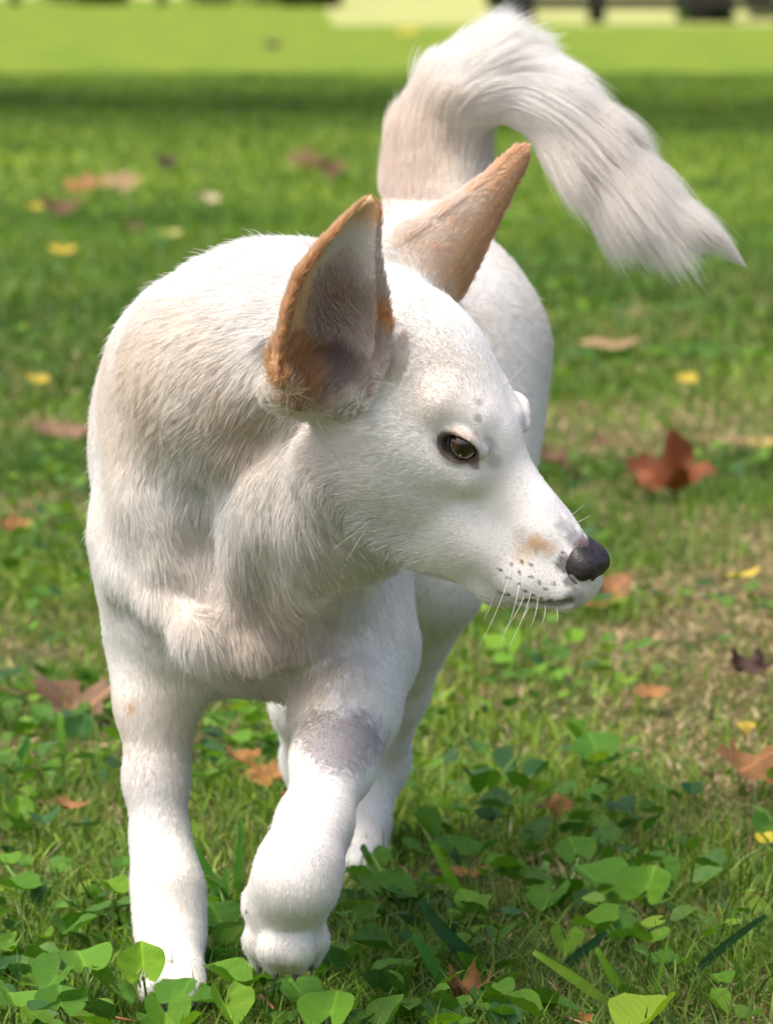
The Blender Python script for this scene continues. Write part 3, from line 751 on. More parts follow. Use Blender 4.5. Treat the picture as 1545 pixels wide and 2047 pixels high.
def tube_geo(pts, rad, n=8):
    pts = np.array(pts, float); V, F = [], []
    for i, p in enumerate(pts):
        t = nrm(pts[min(i + 1, len(pts) - 1)] - pts[max(i - 1, 0)]); u = nrm(np.cross(t, [.3, 1, .1])); v = np.cross(t, u)
        for k in range(n):
            a = 2 * math.pi * k / n; V.append(p + (u * math.cos(a) + v * math.sin(a)) * rad[i])
    for i in range(len(pts) - 1):
        for k in range(n): F.append((i * n + k, i * n + (k + 1) % n, (i + 1) * n + (k + 1) % n, (i + 1) * n + k))
    return np.array(V), np.array(F)

def curves_obj(name, P, R, tint, m, parent):
    """P (n,k,3) strands, R (k,) or (n,k) radii"""
    n, k = P.shape[:2]
    cu = bpy.data.hair_curves.new(name); cu.add_curves([k] * n)
    cu.points.foreach_set('position', P.astype(np.float32).ravel())
    R = np.broadcast_to(R, (n, k)).astype(np.float32)
    a = cu.attributes.get('radius') or cu.attributes.new('radius', 'FLOAT', 'POINT'); a.data.foreach_set('value', R.ravel())
    a = cu.attributes.new('tint', 'FLOAT_COLOR', 'CURVE'); t = np.ones((n, 4), np.float32); t[:, :3] = tint; a.data.foreach_set('color', t.ravel())
    cu.materials.append(m)
    return link(bpy.data.objects.new(name, cu), parent)

def build_dog():
    import time; t0 = time.time()
    step = 1.0
    ax = [axis(-.30, .30, -.09, .17, .0036 * step, .0016 * step), axis(2.98, 4.12, 2.99, 3.25, .0036 * step, .0016 * step), axis(-.02, .76, .32, .62, .0036 * step, .0016 * step)]
    V, Q = surface_nets(sdf, ax)
    print('dog mesh', len(V), len(Q), round(time.time() - t0, 1))
    dm, N = mat('dog_skin_and_undercoat', rough=.75, spec=.25)
    a = N.attr('tint'); tc = N.n('ShaderNodeTexCoord'); no = N.noise(tc.outputs['Object'], 700, 3)
    N.l(N.mix(no.outputs['Fac'], N.mix(1., a.outputs['Color'], (.88, .88, .88), 'MULTIPLY'), a.outputs['Color']), N.b.inputs['Base Color']); N.bump(no.outputs['Fac'], .3, .0012)
    body = mesh_np('dog', V, [Q], dm, tint=tint_of(V))
    tag(body, 'white dog with tan pricked ears walking on the lawn, head turned right, bushy tail raised', 'dog')
    # ---- roots
    me = body.data; vn = np.zeros(len(V) * 3, np.float32); me.vertex_normals.foreach_get('vector', vn); vn = vn.reshape(-1, 3)
    T = np.concatenate([Q[:, [0, 1, 2]], Q[:, [0, 2, 3]]])
    A, B, C = V[T[:, 0]], V[T[:, 1]], V[T[:, 2]]
    cr = np.cross(B - A, C - A); area = np.linalg.norm(cr, axis=1) / 2; cen = (A + B + C) / 3; tn = nrm(cr)
    facing = tn[:, 1] < .25
    dens = np.ones(len(T)) * .55
    hd = np.linalg.norm((cen - HP(-.02, 0, -.03)), axis=1)
    dens[hd < .16] = 1.5; dens[(hd >= .16) & (cen[:, 1] < 3.6)] = 1.0
    for e in (EAR_N, EAR_F):
        on_ = w_ear(cen, e)[3]; dens[on_] = 3.0
    dens *= np.where(facing, 1., .35)
    dens[cen[:, 2] < .004] = 0
    # tail region handled separately
    tp = np.array(TPW); dt = np.min(np.linalg.norm(cen[:, None] - tp[None, 1:], axis=2), axis=1) if len(cen) < 10 else None
    istail = (cen[:, 1] > 3.85) & (cen[:, 2] > PX(870, 400, 3.95)[2])
    nh = int(760000)
    wgt = area * dens * ~istail
    idx = rng.choice(len(T), nh, p=wgt / wgt.sum())
    def sample(idx):
        r1, r2 = rng.random((2, len(idx))); s = np.sqrt(r1); b = np.stack([1 - s, s * (1 - r2), s * r2], 1)
        P = (V[T[idx]] * b[:, :, None]).sum(1); Nn = nrm((vn[T[idx]] * b[:, :, None]).sum(1)); return P, Nn
    P, Nn = sample(idx)
    NP_ = np.array([f[0] for f in FLOW]); ND = nrm(np.array([f[1] for f in FLOW])); NL = np.array([f[2] for f in FLOW]) / 1000; NF = np.array([f[3] for f in FLOW]); NS = np.array([f[4] for f in FLOW])
    def flow(P):
        D = np.zeros_like(P); L = np.zeros(len(P)); F_ = np.zeros(len(P))
        for s in range(0, len(P), 50000):
            q = P[s:s + 50000]; d2 = ((q[:, None] - NP_[None]) ** 2).sum(2)
            wt = np.exp(-d2 / (2 * (NS * .55) ** 2)) + 1e-7 / (d2 + 1e-4) ** 1.5 * 1e-1
            wt /= wt.sum(1, keepdims=True)
            D[s:s + 50000] = wt @ ND; L[s:s + 50000] = wt @ NL; F_[s:s + 50000] = wt @ NF
        return nrm(D), L, F_
    D, L, LF = flow(P)
    # ears override
    sparse = np.zeros(len(P), bool); isin = np.zeros(len(P), bool); isear = np.zeros(len(P), bool)
    for e, near in ((EAR_N, 1), (EAR_F, 0)):
        s, u, yy, on = w_ear(P, e); on &= s > .02
        a = np.clip(s * 8, 0, 1)[on][:, None]
        D[on] = nrm(D[on] * (1 - a) + (e['A'] + e['W'] * (u[on] * -.15)[:, None]) * a); L[on] = .0060 - .003 * near; LF[on] = .08; rm = on & (np.abs(u) > .80); L[rm] = .0065; LF[rm] = .55; isear |= on
        if near:
            ins = on & (yy > .0005) & (np.abs(u) < .8)
            lo = ins & (s < .55) & (u > -.35)
            D[lo] = nrm(e['A'] * .8 - e['W'] * .55 + e['N'] * .1); L[lo] = .013; LF[lo] = .45
            D[ins & ~lo] = nrm(e['A'])
            isin |= lo
            sparse |= ins & (rng.random(len(P)) > np.where(lo, .10, .30))
            base = (s < .12) & (s > -.35) & (np.abs(u) < 1.1) & (np.abs(yy) < .04) & (np.linalg.norm(P - PX(620, 775, 3.10), axis=1) < .035)
            cream_tuft = base; L[base] = .015; LF[base] = .5; D[base] = nrm(e['A'] * .75 + e['W'] * .15 + e['N'] * .35)
    # wind noise in the coat
    nz = np.stack([vnoise(P, 22, k) - .5 for k in (11, 12, 13)], 1) * 1.1 + np.stack([vnoise(P, 70, k) - .5 for k in (14, 15, 16)], 1) * .9
    D = nrm(D + nz * np.clip(L / .012, .25, 1.)[:, None] * .75)
    D = nrm(D - Nn * (D * Nn).sum(1)[:, None])
    D = nrm(D + rng.normal(size=D.shape) * .12)
    # clear the eye openings, lips and nose
    kill = sparse.copy()
    for sd in (1, -1):
        q = (P - EYE[sd]) @ HM.T
        kill |= ((q[:, 0] / .0128) ** 2 + (q[:, 2] / .0095) ** 2 < 1.0) & (q[:, 1] * sd > 0)
        near = ((q[:, 0] / .020) ** 2 + (q[:, 2] / .016) ** 2 < 1.0); L[near] *= .75
    L1 = LIP[-1]
    for a_, b_ in zip(L1, L1[1:]): kill |= cap(P.astype(np.float32), a_, b_, 0, 0) < .0027
    kill |= (((P - HP(.1065, 0, -.034)) @ HM.T / np.array([.0145, .0175, .0150])) ** 2).sum(1) < 1.0
    L = L * np.where(isear | (L > .011), 1., .88) * rng.uniform(.65, 1.15, len(L)) * (.8 + .4 * vnoise(P, 60, 21))
    k = ~kill; P, Nn, D, L, LF, isear, isin = P[k], Nn[k], D[k], L[k], LF[k], isear[k], isin[k]
    # clumps
    nc = len(P) // 9; ci = rng.choice(len(P), nc, replace=False)
    from mathutils.kdtree import KDTree
    kd = KDTree(nc)
    for i, j in enumerate(ci): kd.insert(P[j], i)
    kd.balance()
    near_i = np.fromiter((kd.find(p)[1] for p in P), int, len(P)); G = ci[near_i]
    K = 4; ts = np.linspace(0, 1, K)
    S = np.zeros((len(P), K, 3)); lift = LF + rng.normal(size=len(P)) * np.clip(L * 9, .03, .11)
    fly = rng.random(len(P)) < .015; lift[fly] += .38; L[fly] *= 1.2; cl_f = np.where(fly, 0., 1.)
    cl = np.clip(L / .012, .2, 1) * .34 * cl_f
    for a, t in enumerate(ts):
        bendn = lift * t - lift * .45 * t * t
        S[:, a] = P + (D * (t * (1 - .1 * t)) + Nn * bendn[:, None]) * L[:, None] - Nn * .0004 * (1 - t)
    tip = S[G]
    for a, t in enumerate(ts):
        q = tip[:, a] - (P[G] - P) * 0.
        S[:, a] += (tip[:, a] - S[:, a]) * (cl * t ** 1.3)[:, None]
    S += rng.normal(size=S.shape) * (ts[None, :, None] * .00025)
    jl = np.where(isear | (np.linalg.norm(P - HP(-.02, 0, 0), axis=1) < .11), .5, 1.)[:, None]; C = tint_of(P) * (1 - .05 * jl + (rng.random((len(P), 1)) - .5) * .24 * jl) * rng.uniform(.985, 1.015, (len(P), 3)); C = np.clip(C, 0, .96)
    C[isin] = np.array([.80, .74, .69]) * rng.uniform(.8, 1.1, (isin.sum(), 1))
    hm = bpy.data.materials.new('dog_hair'); hm.use_nodes = True; H = NT(hm); H.t.nodes.remove(H.b)
    at = H.attr('tint'); d1 = H.n('ShaderNodeBsdfPrincipled', i_Roughness=.55); d1.inputs['Specular IOR Level'].default_value = .45
    H.l(at.outputs['Color'], d1.inputs['Base Color']); tr = H.n('ShaderNodeBsdfTranslucent'); H.l(at.outputs['Color'], tr.inputs[0])
    mx = H.n('ShaderNodeMixShader', i_0=.46); H.l(d1.outputs[0], mx.inputs[1]); H.l(tr.outputs[0], mx.inputs[2]); H.l(mx.outputs[0], H.out.inputs[0])
    prof = np.array([1, .9, .65, .12])
    thick = np.where(S[:, 0, 1] > 3.6, .00018, .000128) * np.clip(.8 + L / .02, .8, 1.5)
    Rr = thick[:, None] * prof[None]
    e = isear
    tag(curves_obj('coat', S[~e], Rr[~e], C[~e], hm, body), kind='stuff')
    tag(curves_obj('ear_fur', S[e], Rr[e], C[e], hm, body), kind='stuff')
    # ---- tail plume
    wgt = area * istail; nt_ = int(105000); idx = rng.choice(len(T), nt_, p=wgt / wgt.sum()); P, Nn = sample(idx)
    d2 = ((P[:, None] - tp[None]) ** 2).sum(2); wt = np.exp(-d2 / (2 * .022 ** 2)) + 1e-9; wt /= wt.sum(1, keepdims=True)
    tan_ = nrm(np.gradient(tp, axis=0)); D = nrm(wt @ tan_); L = wt @ (np.array(TLEN) / 1000.)
    nz = np.stack([vnoise(P, 30, k) - .5 for k in (31, 32, 33)], 1) * .7
    D = nrm(D - Nn * (D * Nn).sum(1)[:, None] * .6)
    L *= rng.uniform(.5, 1.15, len(L)) * (.6 + .8 * vnoise(P, 60, 40))
    nc = len(P) // 22; ci = rng.choice(len(P), nc, replace=False); kd = KDTree(nc)
    for i, j in enumerate(ci): kd.insert(P[j], i)
    kd.balance(); G = ci[np.fromiter((kd.find(p)[1] for p in P), int, len(P))]
    up = PX(925, 165, 3.955) - P; far_ = np.clip(1.6 - np.linalg.norm(up, axis=1) / .030, 0, 1) * (Nn @ nrm(np.array([-.5, 0, .86])) > .2) * (rng.random(len(P)) < .75)
    D = nrm(D * (1 - far_[:, None]) + nrm(np.array([.86, -.05, .50])) * far_[:, None]); L = L * (1 + .30 * far_)
    K = 7; ts = np.linspace(0, 1, K); S = np.zeros((len(P), K, 3)); lf = np.clip(.42 + rng.normal(size=len(P)) * .13, .1, .8)
    lf = lf * (1 - .55 * wt[:, -1] - .2 * wt[:, -2]); N2 = nrm(Nn + nz)
    for a, t in enumerate(ts):
        S[:, a] = P + (nrm(D + nz * .35) * t + N2 * (lf * (t - .45 * t * t))[:, None]) * L[:, None]
        S[:, a, 2] -= 3.0 * (L * t) ** 2 * (1 - far_)
    tipS = S[G].copy()
    for a, t in enumerate(ts): S[:, a] += (tipS[:, a] - S[:, a]) * (.33 * t ** 1.2)
    endm = ((wt[:, -1] + wt[:, -2]) > .55) & (rng.random(len(P)) < .6); tg = PX(1492, 536, 3.91) - P[endm]; ql = rng.uniform(.55, 1.0, endm.sum())
    for a, t in enumerate(ts):
        tt_ = t * ql; S[endm, a] = P[endm] + tg * tt_[:, None] + N2[endm] * (.010 * np.sin(np.pi * np.clip(tt_, 0, 1)))[:, None]
    C = np.clip(tint_of(P) * rng.uniform(.94, 1.06, (len(P), 1)), 0, .96)
    prof = np.array([1, 1, .95, .85, .7, .45, .1])
    tag(curves_obj('tail_fur', S, prof[None] * .00015 * rng.uniform(.8, 1.2, (len(P), 1)), C, hm, body), kind='stuff')
    # ---- eyes
    em, N = mat('eye', rough=.06, spec=.35); N.b.inputs['Coat Weight'].default_value = 1.; N.b.inputs['Coat Roughness'].default_value = .02
    tc = N.n('ShaderNodeTexCoord'); sp = N.n('ShaderNodeSeparateXYZ'); N.l(tc.outputs['Object'], sp.inputs[0])
    rr = N.math('SQRT', N.math('ADD', N.math('MULTIPLY', sp.outputs[0], sp.outputs[0]), N.math('MULTIPLY', sp.outputs[1], sp.outputs[1])))
    no = N.noise(tc.outputs['Object'], 900, 3)
    iris = N.mix(no.outputs['Fac'], (.016, .008, .005), (.052, .023, .011))
    cr_ = N.n('ShaderNodeValToRGB'); N.l(N.math('DIVIDE', rr, EYE_R), cr_.inputs[0]); R_ = cr_.color_ramp
    R_.elements[0].position = 0; R_.elements[0].color = (0, 0, 0, 1); R_.elements[1].position = .30; R_.elements[1].color = (0, 0, 0, 1)
    for pos_, v in ((.36, 1.), (.68, 1.), (.80, .0)):
        x = R_.elements.new(pos_); x.color = (v, v, v, 1)
    c = N.mix(cr_.outputs[0], (.004, .003, .003), iris)
    scl = N.ramp(N.math('DIVIDE', rr, EYE_R), .88, .96); c = N.mix(scl, c, (.30, .24, .22)); N.l(c, N.b.inputs['Base Color'])
    bm = bmesh.new(); bmesh.ops.create_uvsphere(bm, u_segments=48, v_segments=32, radius=EYE_R)
    for v in bm.verts:
        r_ = math.hypot(v.co.x, v.co.y) / EYE_R
        if v.co.z > 0 and r_ < .68: v.co.z += .0011 * (1 - (r_ / .68) ** 2)
    eme = bpy.data.meshes.new('eye'); bm.to_mesh(eme); bm.free(); eme.materials.append(em)
    for p_ in eme.polygons: p_.use_smooth = True
    for sd in (-1, 1):
        o = link(bpy.data.objects.new('eye', eme), body)
        g = HF * .40 + HL * sd * .85 + HU * .34
        o.rotation_euler = Vector(g.tolist()).to_track_quat('Z', 'Y').to_euler(); o.location = EYE[sd].tolist()
    # ---- nose
    def nose_sdf(p):
        q = (np.asarray(p, float) - HP(.0985, 0, -.0350)) @ HM.T; q = q.astype(np.float32)
        z3 = np.zeros(3)
        d = smin(ell(q, z3 + [0, 0, .0005], (.0135, .0140, .0125)), ell(q, z3 + [-.006, 0, .0060], (.0145, .0120, .0085)), .006)
        d = smax(d, q[:, 2] - .0118 + q[:, 0] * .22, .006); d = smax(d, q[:, 0] * .95 - q[:, 2] * .10 - .0118, .006)
        for s_ in (1, -1):
            d = smin(d, ell(q, z3 + [.0000, s_ * .0092, -.0015], (.0115, .0082, .0110)), .004)
            d = smax(d, -cap(q, z3 + [.0125, s_ * .0105, -.0040], z3 + [.002, s_ * .0100, -.0030], .0043, .0030), .0018)
            d = smax(d, -cap(q, z3 + [.007, s_ * .0135, -.0045], z3 + [-.003, s_ * .0180, -.0020], .0018, .0012), .0018)
        d = smax(d, -cap(q, z3 + [.0140, 0, -.001], z3 + [.011, 0, -.014], .0008, .0010), .002)
        return d
    c0 = HP(.0985, 0, -.0350); rr_ = .021
    V2, Q2 = surface_nets(nose_sdf, [np.arange(c - rr_, c + rr_, .0006) for c in c0])
    nm, N = mat('nose_leather', rough=.44, spec=.5)
    tc = N.n('ShaderNodeTexCoord'); vo = N.n('ShaderNodeTexVoronoi', i_Scale=750.); N.l(tc.outputs['Object'], vo.inputs[0]); no = N.noise(tc.outputs['Object'], 150, 3)
    N.l(N.mix(N.ramp(no.outputs['Fac'], .3, .7), (.010, .008, .009), (.040, .027, .031)), N.b.inputs['Base Color']); N.bump(vo.outputs['Distance'], .4, .0006)
    mesh_np('nose', V2, [Q2], nm, body)
    # ---- whiskers, chin and brow bristles
    wm, N = mat('whisker', (.75, .72, .66), .35, .5)
    Wk = [((1024, 1128), (958, 1290), 14), ((1038, 1168), (1000, 1285), 10), ((1062, 1180), (1018, 1290), 9), ((1048, 1190), (1006, 1265), 6), ((1075, 1195), (1060, 1255), 5), ((1090, 1205), (1082, 1250), 4), ((1112, 1212), (1112, 1245), 3), ((745, 1036), (665, 1098), 3), ((736, 1052), (692, 1122), -3),
          ((1120, 1045), (1165, 1010), 3), ((1128, 1055), (1180, 1030), 3), ((1010, 770), (1050, 725), 3), ((985, 1195), (965, 1240), 4), ((1060, 1200), (1042, 1240), 4)]
    for (a, b, bend) in Wk:
        y0 = surf([a])[0][1]
        p0 = PX(*a, y0 + .001); p2 = PX(*b, y0 - .012); p1 = (PX(*a, y0) + p2) / 2 + np.array([bend * .0003, -.006, bend * .0001])
        tt = np.linspace(0, 1, 7)[:, None]; pts = (1 - tt) ** 2 * p0 + 2 * tt * (1 - tt) * p1 + tt ** 2 * p2
        v, f = tube_geo(pts, np.linspace(.00022, .00006, 7), 6); mesh_np('whisker', v, [f], wm, body)
    # ---- claws
    cm, N = mat('claw_horn', (.10, .08, .07), .35, .5)
    for (a, b) in (((308, 1990, 3.305), (303, 2003, 3.293)), ((331, 1996, 3.284), (328, 2007, 3.272)), ((358, 1996, 3.284), (359, 2007, 3.272)), ((382, 1990, 3.305), (388, 2002, 3.293)),
                   ((519, 1930, 3.213), (517, 1948, 3.21)), ((552, 1944, 3.203), (551, 1962, 3.20)), ((590, 1944, 3.203), (590, 1962, 3.20)), ((622, 1928, 3.213), (623, 1946, 3.21)), ((500, 1812, 3.20), (492, 1826, 3.192))):
        p0, p2 = PX(*a), PX(*b); v, f = tube_geo([p0, (p0 + p2) / 2, p2], [.0024, .0018, .0005], 8); mesh_np('claw', v, [f], cm, body)
build_dog()
# ---------------------------------------------------------------- plants round the feet
LV, LT, LU = leaf_template(12, 4, 1.3, .12)
LEAFMESH = {}
def leaf_mesh(kind):
    """shared, cupped violet leaf meshes, length 1"""
    if kind in LEAFMESH: return LEAFMESH[kind]
    r = random.Random(kind * 31)
    V = cup(LV, r.uniform(.4, 1.0), r.uniform(.1, .5), r.uniform(.03, .07)); V[:, 0] *= r.uniform(1.0, 1.2)
    V[:, :2] += np.array([[r.uniform(-.012, .012), r.uniform(-.012, .012)] for _ in V])
    c = [(.140, .330, .022), (.090, .245, .018), (.200, .400, .026), (.045, .140, .034), (.30, .47, .03), (.095, .26, .020)][kind % 6]
    o = mesh_np('leaf', V, [LT], M_LEAF, tint=np.tile(c, (len(V), 1)), uv=LU); me = o.data
    bpy.data.objects.remove(o); LEAFMESH[kind] = me
    return me
STEM_M, _ = mat('leaf_stalk', (.16, .26, .05), .5, .3)
def violet(base, leaves, label, seed=0):
    """base (px,py) on the ground; leaves: (px, py, width px, height m, facing deg, tilt deg, kind)"""
    r = random.Random(seed * 7 + 1)
    b = PZ(*base, 0.); e = empty('violet_plant', b.tolist()); tag(e, label, 'plant', 'violet plants in the lawn')
    for li, (px, py, wpx, h, face, tilt, kind) in enumerate(leaves):
        if li % 3 != 0 or tilt < 40: face, tilt = face + 180 if li % 2 else face, -tilt if li % 2 else tilt
        c = PZ(px, py, h); s = wpx * c[1] / FPX / 1.08
        R = Matrix.Rotation(math.radians(face), 3, 'Z') @ Matrix.Rotation(math.radians(tilt), 3, 'X') @ Matrix.Rotation(r.uniform(-.25, .25), 3, 'Y')
        o = link(bpy.data.objects.new('leaf', leaf_mesh(kind)), e)
        off = R @ Vector((0, .42 * s, 0))
        o.matrix_local = Matrix.Translation(Vector((c - b).tolist()) - off) @ R.to_4x4() @ Matrix.Scale(s, 4)
        p1 = np.array((Vector((c - b).tolist()) - off)[:]) ; p1 = p1 + np.array((R @ Vector((0, .13 * s, 0)))[:])
        p0 = np.array([r.uniform(-.006, .006), r.uniform(-.006, .006), -.004]); mid = (p0 + p1) / 2 + np.array([r.uniform(-.004, .004), 0, .35 * p1[2]])
        tt = np.linspace(0, 1, 6)[:, None]; pts = (1 - tt) ** 2 * p0 + 2 * tt * (1 - tt) * mid + tt ** 2 * p1
        v, f = tube_geo(pts, [.0010] * 6, 6); mesh_np('stem', v, [f], STEM_M, e)
VI = [
 ((290, 2040), [(286, 1930, 100, .040, 10, 62, 2), (245, 1985, 60, .024, 60, 30, 1), (320, 2000, 60, .018, -70, 20, 5)], 'violet plant with a large upright bright leaf before the planted front paw'),
 ((150, 2045), [(170, 1925, 112, .040, 20, 35, 0), (112, 1950, 90, .036, -50, 30, 5), (122, 2005, 100, .030, 5, 42, 1), (205, 1960, 70, .028, 80, 25, 0)], 'big clump of overlapping violet leaves at the lower left of the paws'),
 ((40, 2060), [(32, 2003, 92, .028, 15, 35, 0), (-18, 1990, 80, .03, 70, 30, 1), (75, 2048, 70, .018, -40, 20, 2)], 'violet plant cut by the bottom left corner of the photo'),
 ((20, 1960), [(18, 1922, 44, .026, 20, 30, 3), (44, 1950, 46, .020, -60, 20, 3), (2, 1952, 44, .020, 110, 20, 3)], 'small bluish three-leaved clover at the left edge, above the corner plant'),
 ((440, 2030), [(450, 1950, 96, .036, 60, 40, 0), (455, 2014, 96, .022, 30, 38, 2), (410, 2000, 62, .022, 100, 20, 5), (495, 1995, 50, .020, -60, 15, 1)], 'violet plant with two wide leaves between the two front paws'),
 ((350, 2075), [(362, 1985, 86, .034, -30, 48, 5), (335, 2030, 96, .026, 20, 35, 0), (375, 2050, 80, .020, -50, 30, 2), (290, 2050, 70, .02, 80, 30, 1)], 'violet plant with frost-edged leaves touching the toes of the planted paw'),
 ((610, 2040), [(600, 1982, 84, .026, 40, 36, 1), (565, 1955, 50, .02, 70, 25, 5), (575, 2035, 60, .018, 0, 35, 0)], 'violet plant with one round leaf just under the lifted paw'),
 ((670, 2075), [(660, 2022, 118, .034, -15, 52, 0), (720, 2050, 55, .018, -60, 20, 1), (600, 2060, 60, .02, 40, 20, 5)], 'violet plant with a broad leaf and tan tip at the bottom centre'),
 ((1310, 2080), [(1303, 2030, 134, .030, -35, 38, 4), (1250, 2055, 70, .016, 60, 20, 0)], 'yellow-green mottled violet leaf at the bottom right, brightest of all'),
 ((780, 1830), [(770, 1770, 120, .030, 60, 22, 1), (715, 1760, 70, .030, 110, 25, 0), (820, 1800, 80, .02, -20, 20, 5), (745, 1715, 60, .03, 20, 30, 5)], 'violet plant with a wide flat leaf right of the lifted foreleg'),
 ((1130, 1830), [(1190, 1755, 112, .034, 40, 35, 5), (1100, 1790, 90, .024, -30, 25, 1), (1150, 1700, 80, .036, 20, 40, 1), (1235, 1810, 80, .02, -60, 20, 0)], 'violet plant left of the folded blistered leaf, in the right foreground'),
 ((1300, 1830), [(1292, 1772, 112, .036, -25, 55, 0), (1330, 1735, 60, .03, 50, 30, 5)], 'violet plant with one standing blistered leaf in the right foreground'),
 ((1160, 1925), [(1185, 1848, 96, .026, 50, 18, 0), (1128, 1885, 70, .020, 0, 35, 2), (1240, 1870, 90, .020, -80, 20, 5)], 'low violet plant with a pale flat leaf beneath the standing blistered one'),
 ((1345, 1960), [(1310, 1918, 62, .022, 30, 30, 5), (1280, 1905, 50, .02, 90, 25, 1), (1360, 1925, 50, .02, -50, 25, 0)], 'small violet plant above the yellow-green leaf, right foreground'),
 ((1440, 2030), [(1437, 1958, 56, .024, 20, 34, 0), (1430, 2008, 62, .016, 60, 25, 2), (1500, 2030, 60, .016, -40, 25, 0)], 'small violet plant with two round leaves in the bottom right corner'),
 ((950, 1650), [(948, 1555, 62, .036, 30, 25, 3), (1025, 1522, 70, .036, -30, 25, 3), (985, 1610, 70, .026, 80, 20, 3), (1075, 1545, 60, .03, -60, 20, 3), (920, 1620, 60, .028, 100, 20, 1)], 'dark bluish leafy weed right of the hind foot'),
 ((1190, 1560), [(1190, 1495, 90, .036, 20, 40, 1), (1150, 1470, 70, .032, 80, 30, 0), (1225, 1520, 70, .026, -40, 30, 5), (1195, 1590, 70, .02, -70, 20, 1)], 'green weed with kinked leaves in the dry patch right of the bluish one'),
 ((880, 1760), [(905, 1690, 70, .030, 20, 35, 1), (850, 1650, 80, .032, 70, 25, 0), (960, 1700, 80, .028, -40, 30, 5), (830, 1700, 70, .026, 110, 20, 1), (1005, 1730, 70, .026, -70, 20, 0)], 'leafy violet plant behind the bright cut blade, centre right'),
 ((440, 1900), [(435, 1830, 80, .034, 30, 45, 5), (465, 1880, 70, .024, -40, 30, 0), (425, 1765, 60, .040, 80, 35, 1)], 'violet plant in the gap between the two forelegs'),
 ((230, 1840), [(225, 1780, 66, .032, 50, 30, 2), (190, 1800, 60, .026, 100, 25, 0), (250, 1725, 50, .034, 10, 35, 5)], 'violet plant just left of the planted foreleg'),
 ((60, 1830), [(35, 1772, 84, .034, 60, 25, 5), (90, 1795, 56, .024, -50, 25, 3), (10, 1720, 60, .03, 20, 30, 0)], 'violet plant with a flat leaf at the left edge, highest of the left group'),
 ((640, 1500), [(470, 1480, 60, .030, 40, 25, 0), (430, 1440, 56, .03, 80, 25, 1), (500, 1420, 60, .03, -20, 30, 0)], 'violet plant seen under the chest between the forelegs'),
 ((990, 1330), [(975, 1290, 60, .032, 20, 40, 2), (1040, 1285, 62, .030, -40, 35, 2), (1145, 1275, 46, .03, 0, 45, 2), (1010, 1320, 40, .02, 60, 20, 0)], 'bright violet leaves just below the dog\'s chin'),
]
for k, (b, l, lab) in enumerate(VI): violet(b, l, lab, k)
# more violets filling the foreground, too interchangeable to tell apart
def fill_violets():
    r = random.Random(5)
    Vs, Ts, Cs, Us, off = [], [], [], [], 0
    V0 = [cup(leaf_template(10, 2, 1.2, .12)[0], a, d, .03) for a, d in ((.5, .2), (1.0, .3), (.2, .5))]; _, T0, U0 = leaf_template(10, 2, 1.2, .12)
    n = 0
    while n < 470:
        px = r.uniform(-250, 1800); py = 1330 + 800 * r.random() ** .8
        c = PZ(px, py, r.uniform(.010, .030)); 
        q = vnoise(np.array([[c[0], c[1], 0]]), 4.5, 8)[0] - straw_mask(np.array([c[0]]), np.array([c[1]]))[0] * .3
        left = 1 if px < 250 else 0
        band = 1 if (680 < px < 1450 and 1640 < py < 1900) else 0
        if q + .1 * left + .14 * band < r.uniform(.42, .7): continue
        if c[1] < 3.29 and 250 < px < 700: continue
        if (c[0] + .148) ** 2 + (c[1] - 3.34) ** 2 < .002: continue
        s = r.uniform(.010, .027)
        v = V0[n % 3] * s
        R = Matrix.Rotation(r.uniform(0, 6.3), 3, 'Z') @ Matrix.Rotation(r.uniform(-.2, 1.3), 3, 'X') @ Matrix.Rotation(r.uniform(-.4, .4), 3, 'Y')
        v = v @ np.array(R).T + c; v[:, 2] = np.maximum(v[:, 2], .003)
        col = np.array(r.choice([(.095, .23, .018), (.065, .175, .020), (.150, .32, .022), (.045, .135, .030), (.080, .21, .018)])) * r.uniform(.8, 1.15)
        Vs.append(v); Ts.append(T0 + off); off += len(v); Us.append(U0); Cs.append(np.tile(col, (len(v), 1))); n += 1
    g = mesh_np('violet_carpet', np.concatenate(Vs), [np.concatenate(Ts)], M_LEAF, tint=np.concatenate(Cs), uv=np.concatenate(Us))
    tag(g, 'carpet of low violet leaves through the foreground lawn', kind='stuff')
fill_violets()

# broad cut grass blades one can pick out ------------------------------------------
M_BROAD = leafy('broad_blade', .35, .45, .4, 90, .15, veins=False)
def broad(a, b, wpx, ha, hb, col, label, bend=0., ya=None):
    """a root pixel (height ha), b tip pixel (height hb)"""
    p0 = PZ(*a, ha); d = PX(b[0], b[1], 1.) - np.array([0, 0, CAMH]); 
    p2 = np.array([0, 0, CAMH]) + d * (p0[1] + (ya or 0.)) / d[1]
    w_ = wpx * p0[1] / FPX; L = np.linalg.norm(p2 - p0)
    side = nrm(np.cross(p2 - p0, [0, 1, .3])); mid = (p0 + p2) / 2 + side * bend * L + np.array([0, -.004, .0])
    n = 9; V, F, C = [], [], []
    for i in range(n):
        t = i / (n - 1); p = (1 - t) ** 2 * p0 + 2 * t * (1 - t) * mid + t * t * p2
        ww = w_ * (.75 + .35 * math.sin(math.pi * min(t * 1.2, 1))) * (1 if t < .93 else .7) / 2
        for u, dz in ((-1, 0), (0, .10), (1, 0)):
            V.append(p + side * u * ww + np.array([0, 1, 0]) * dz * w_); C.append(np.array(col) * (1.15 if u == 0 else 1) * (1 if t < .95 else 1.3))
    for i in range(n - 1):
        for k in range(2): q = i * 3 + k; F.append((q, q + 1, q + 4, q + 3))
    o = mesh_np('grass_blade', V, [np.array(F)], M_BROAD, tint=np.array(C)); tag(o, label, 'grass blade', 'broad grass blades in the foreground')
G1, G2, G3 = (.17, .36, .025), (.26, .44, .05), (.030, .095, .035)
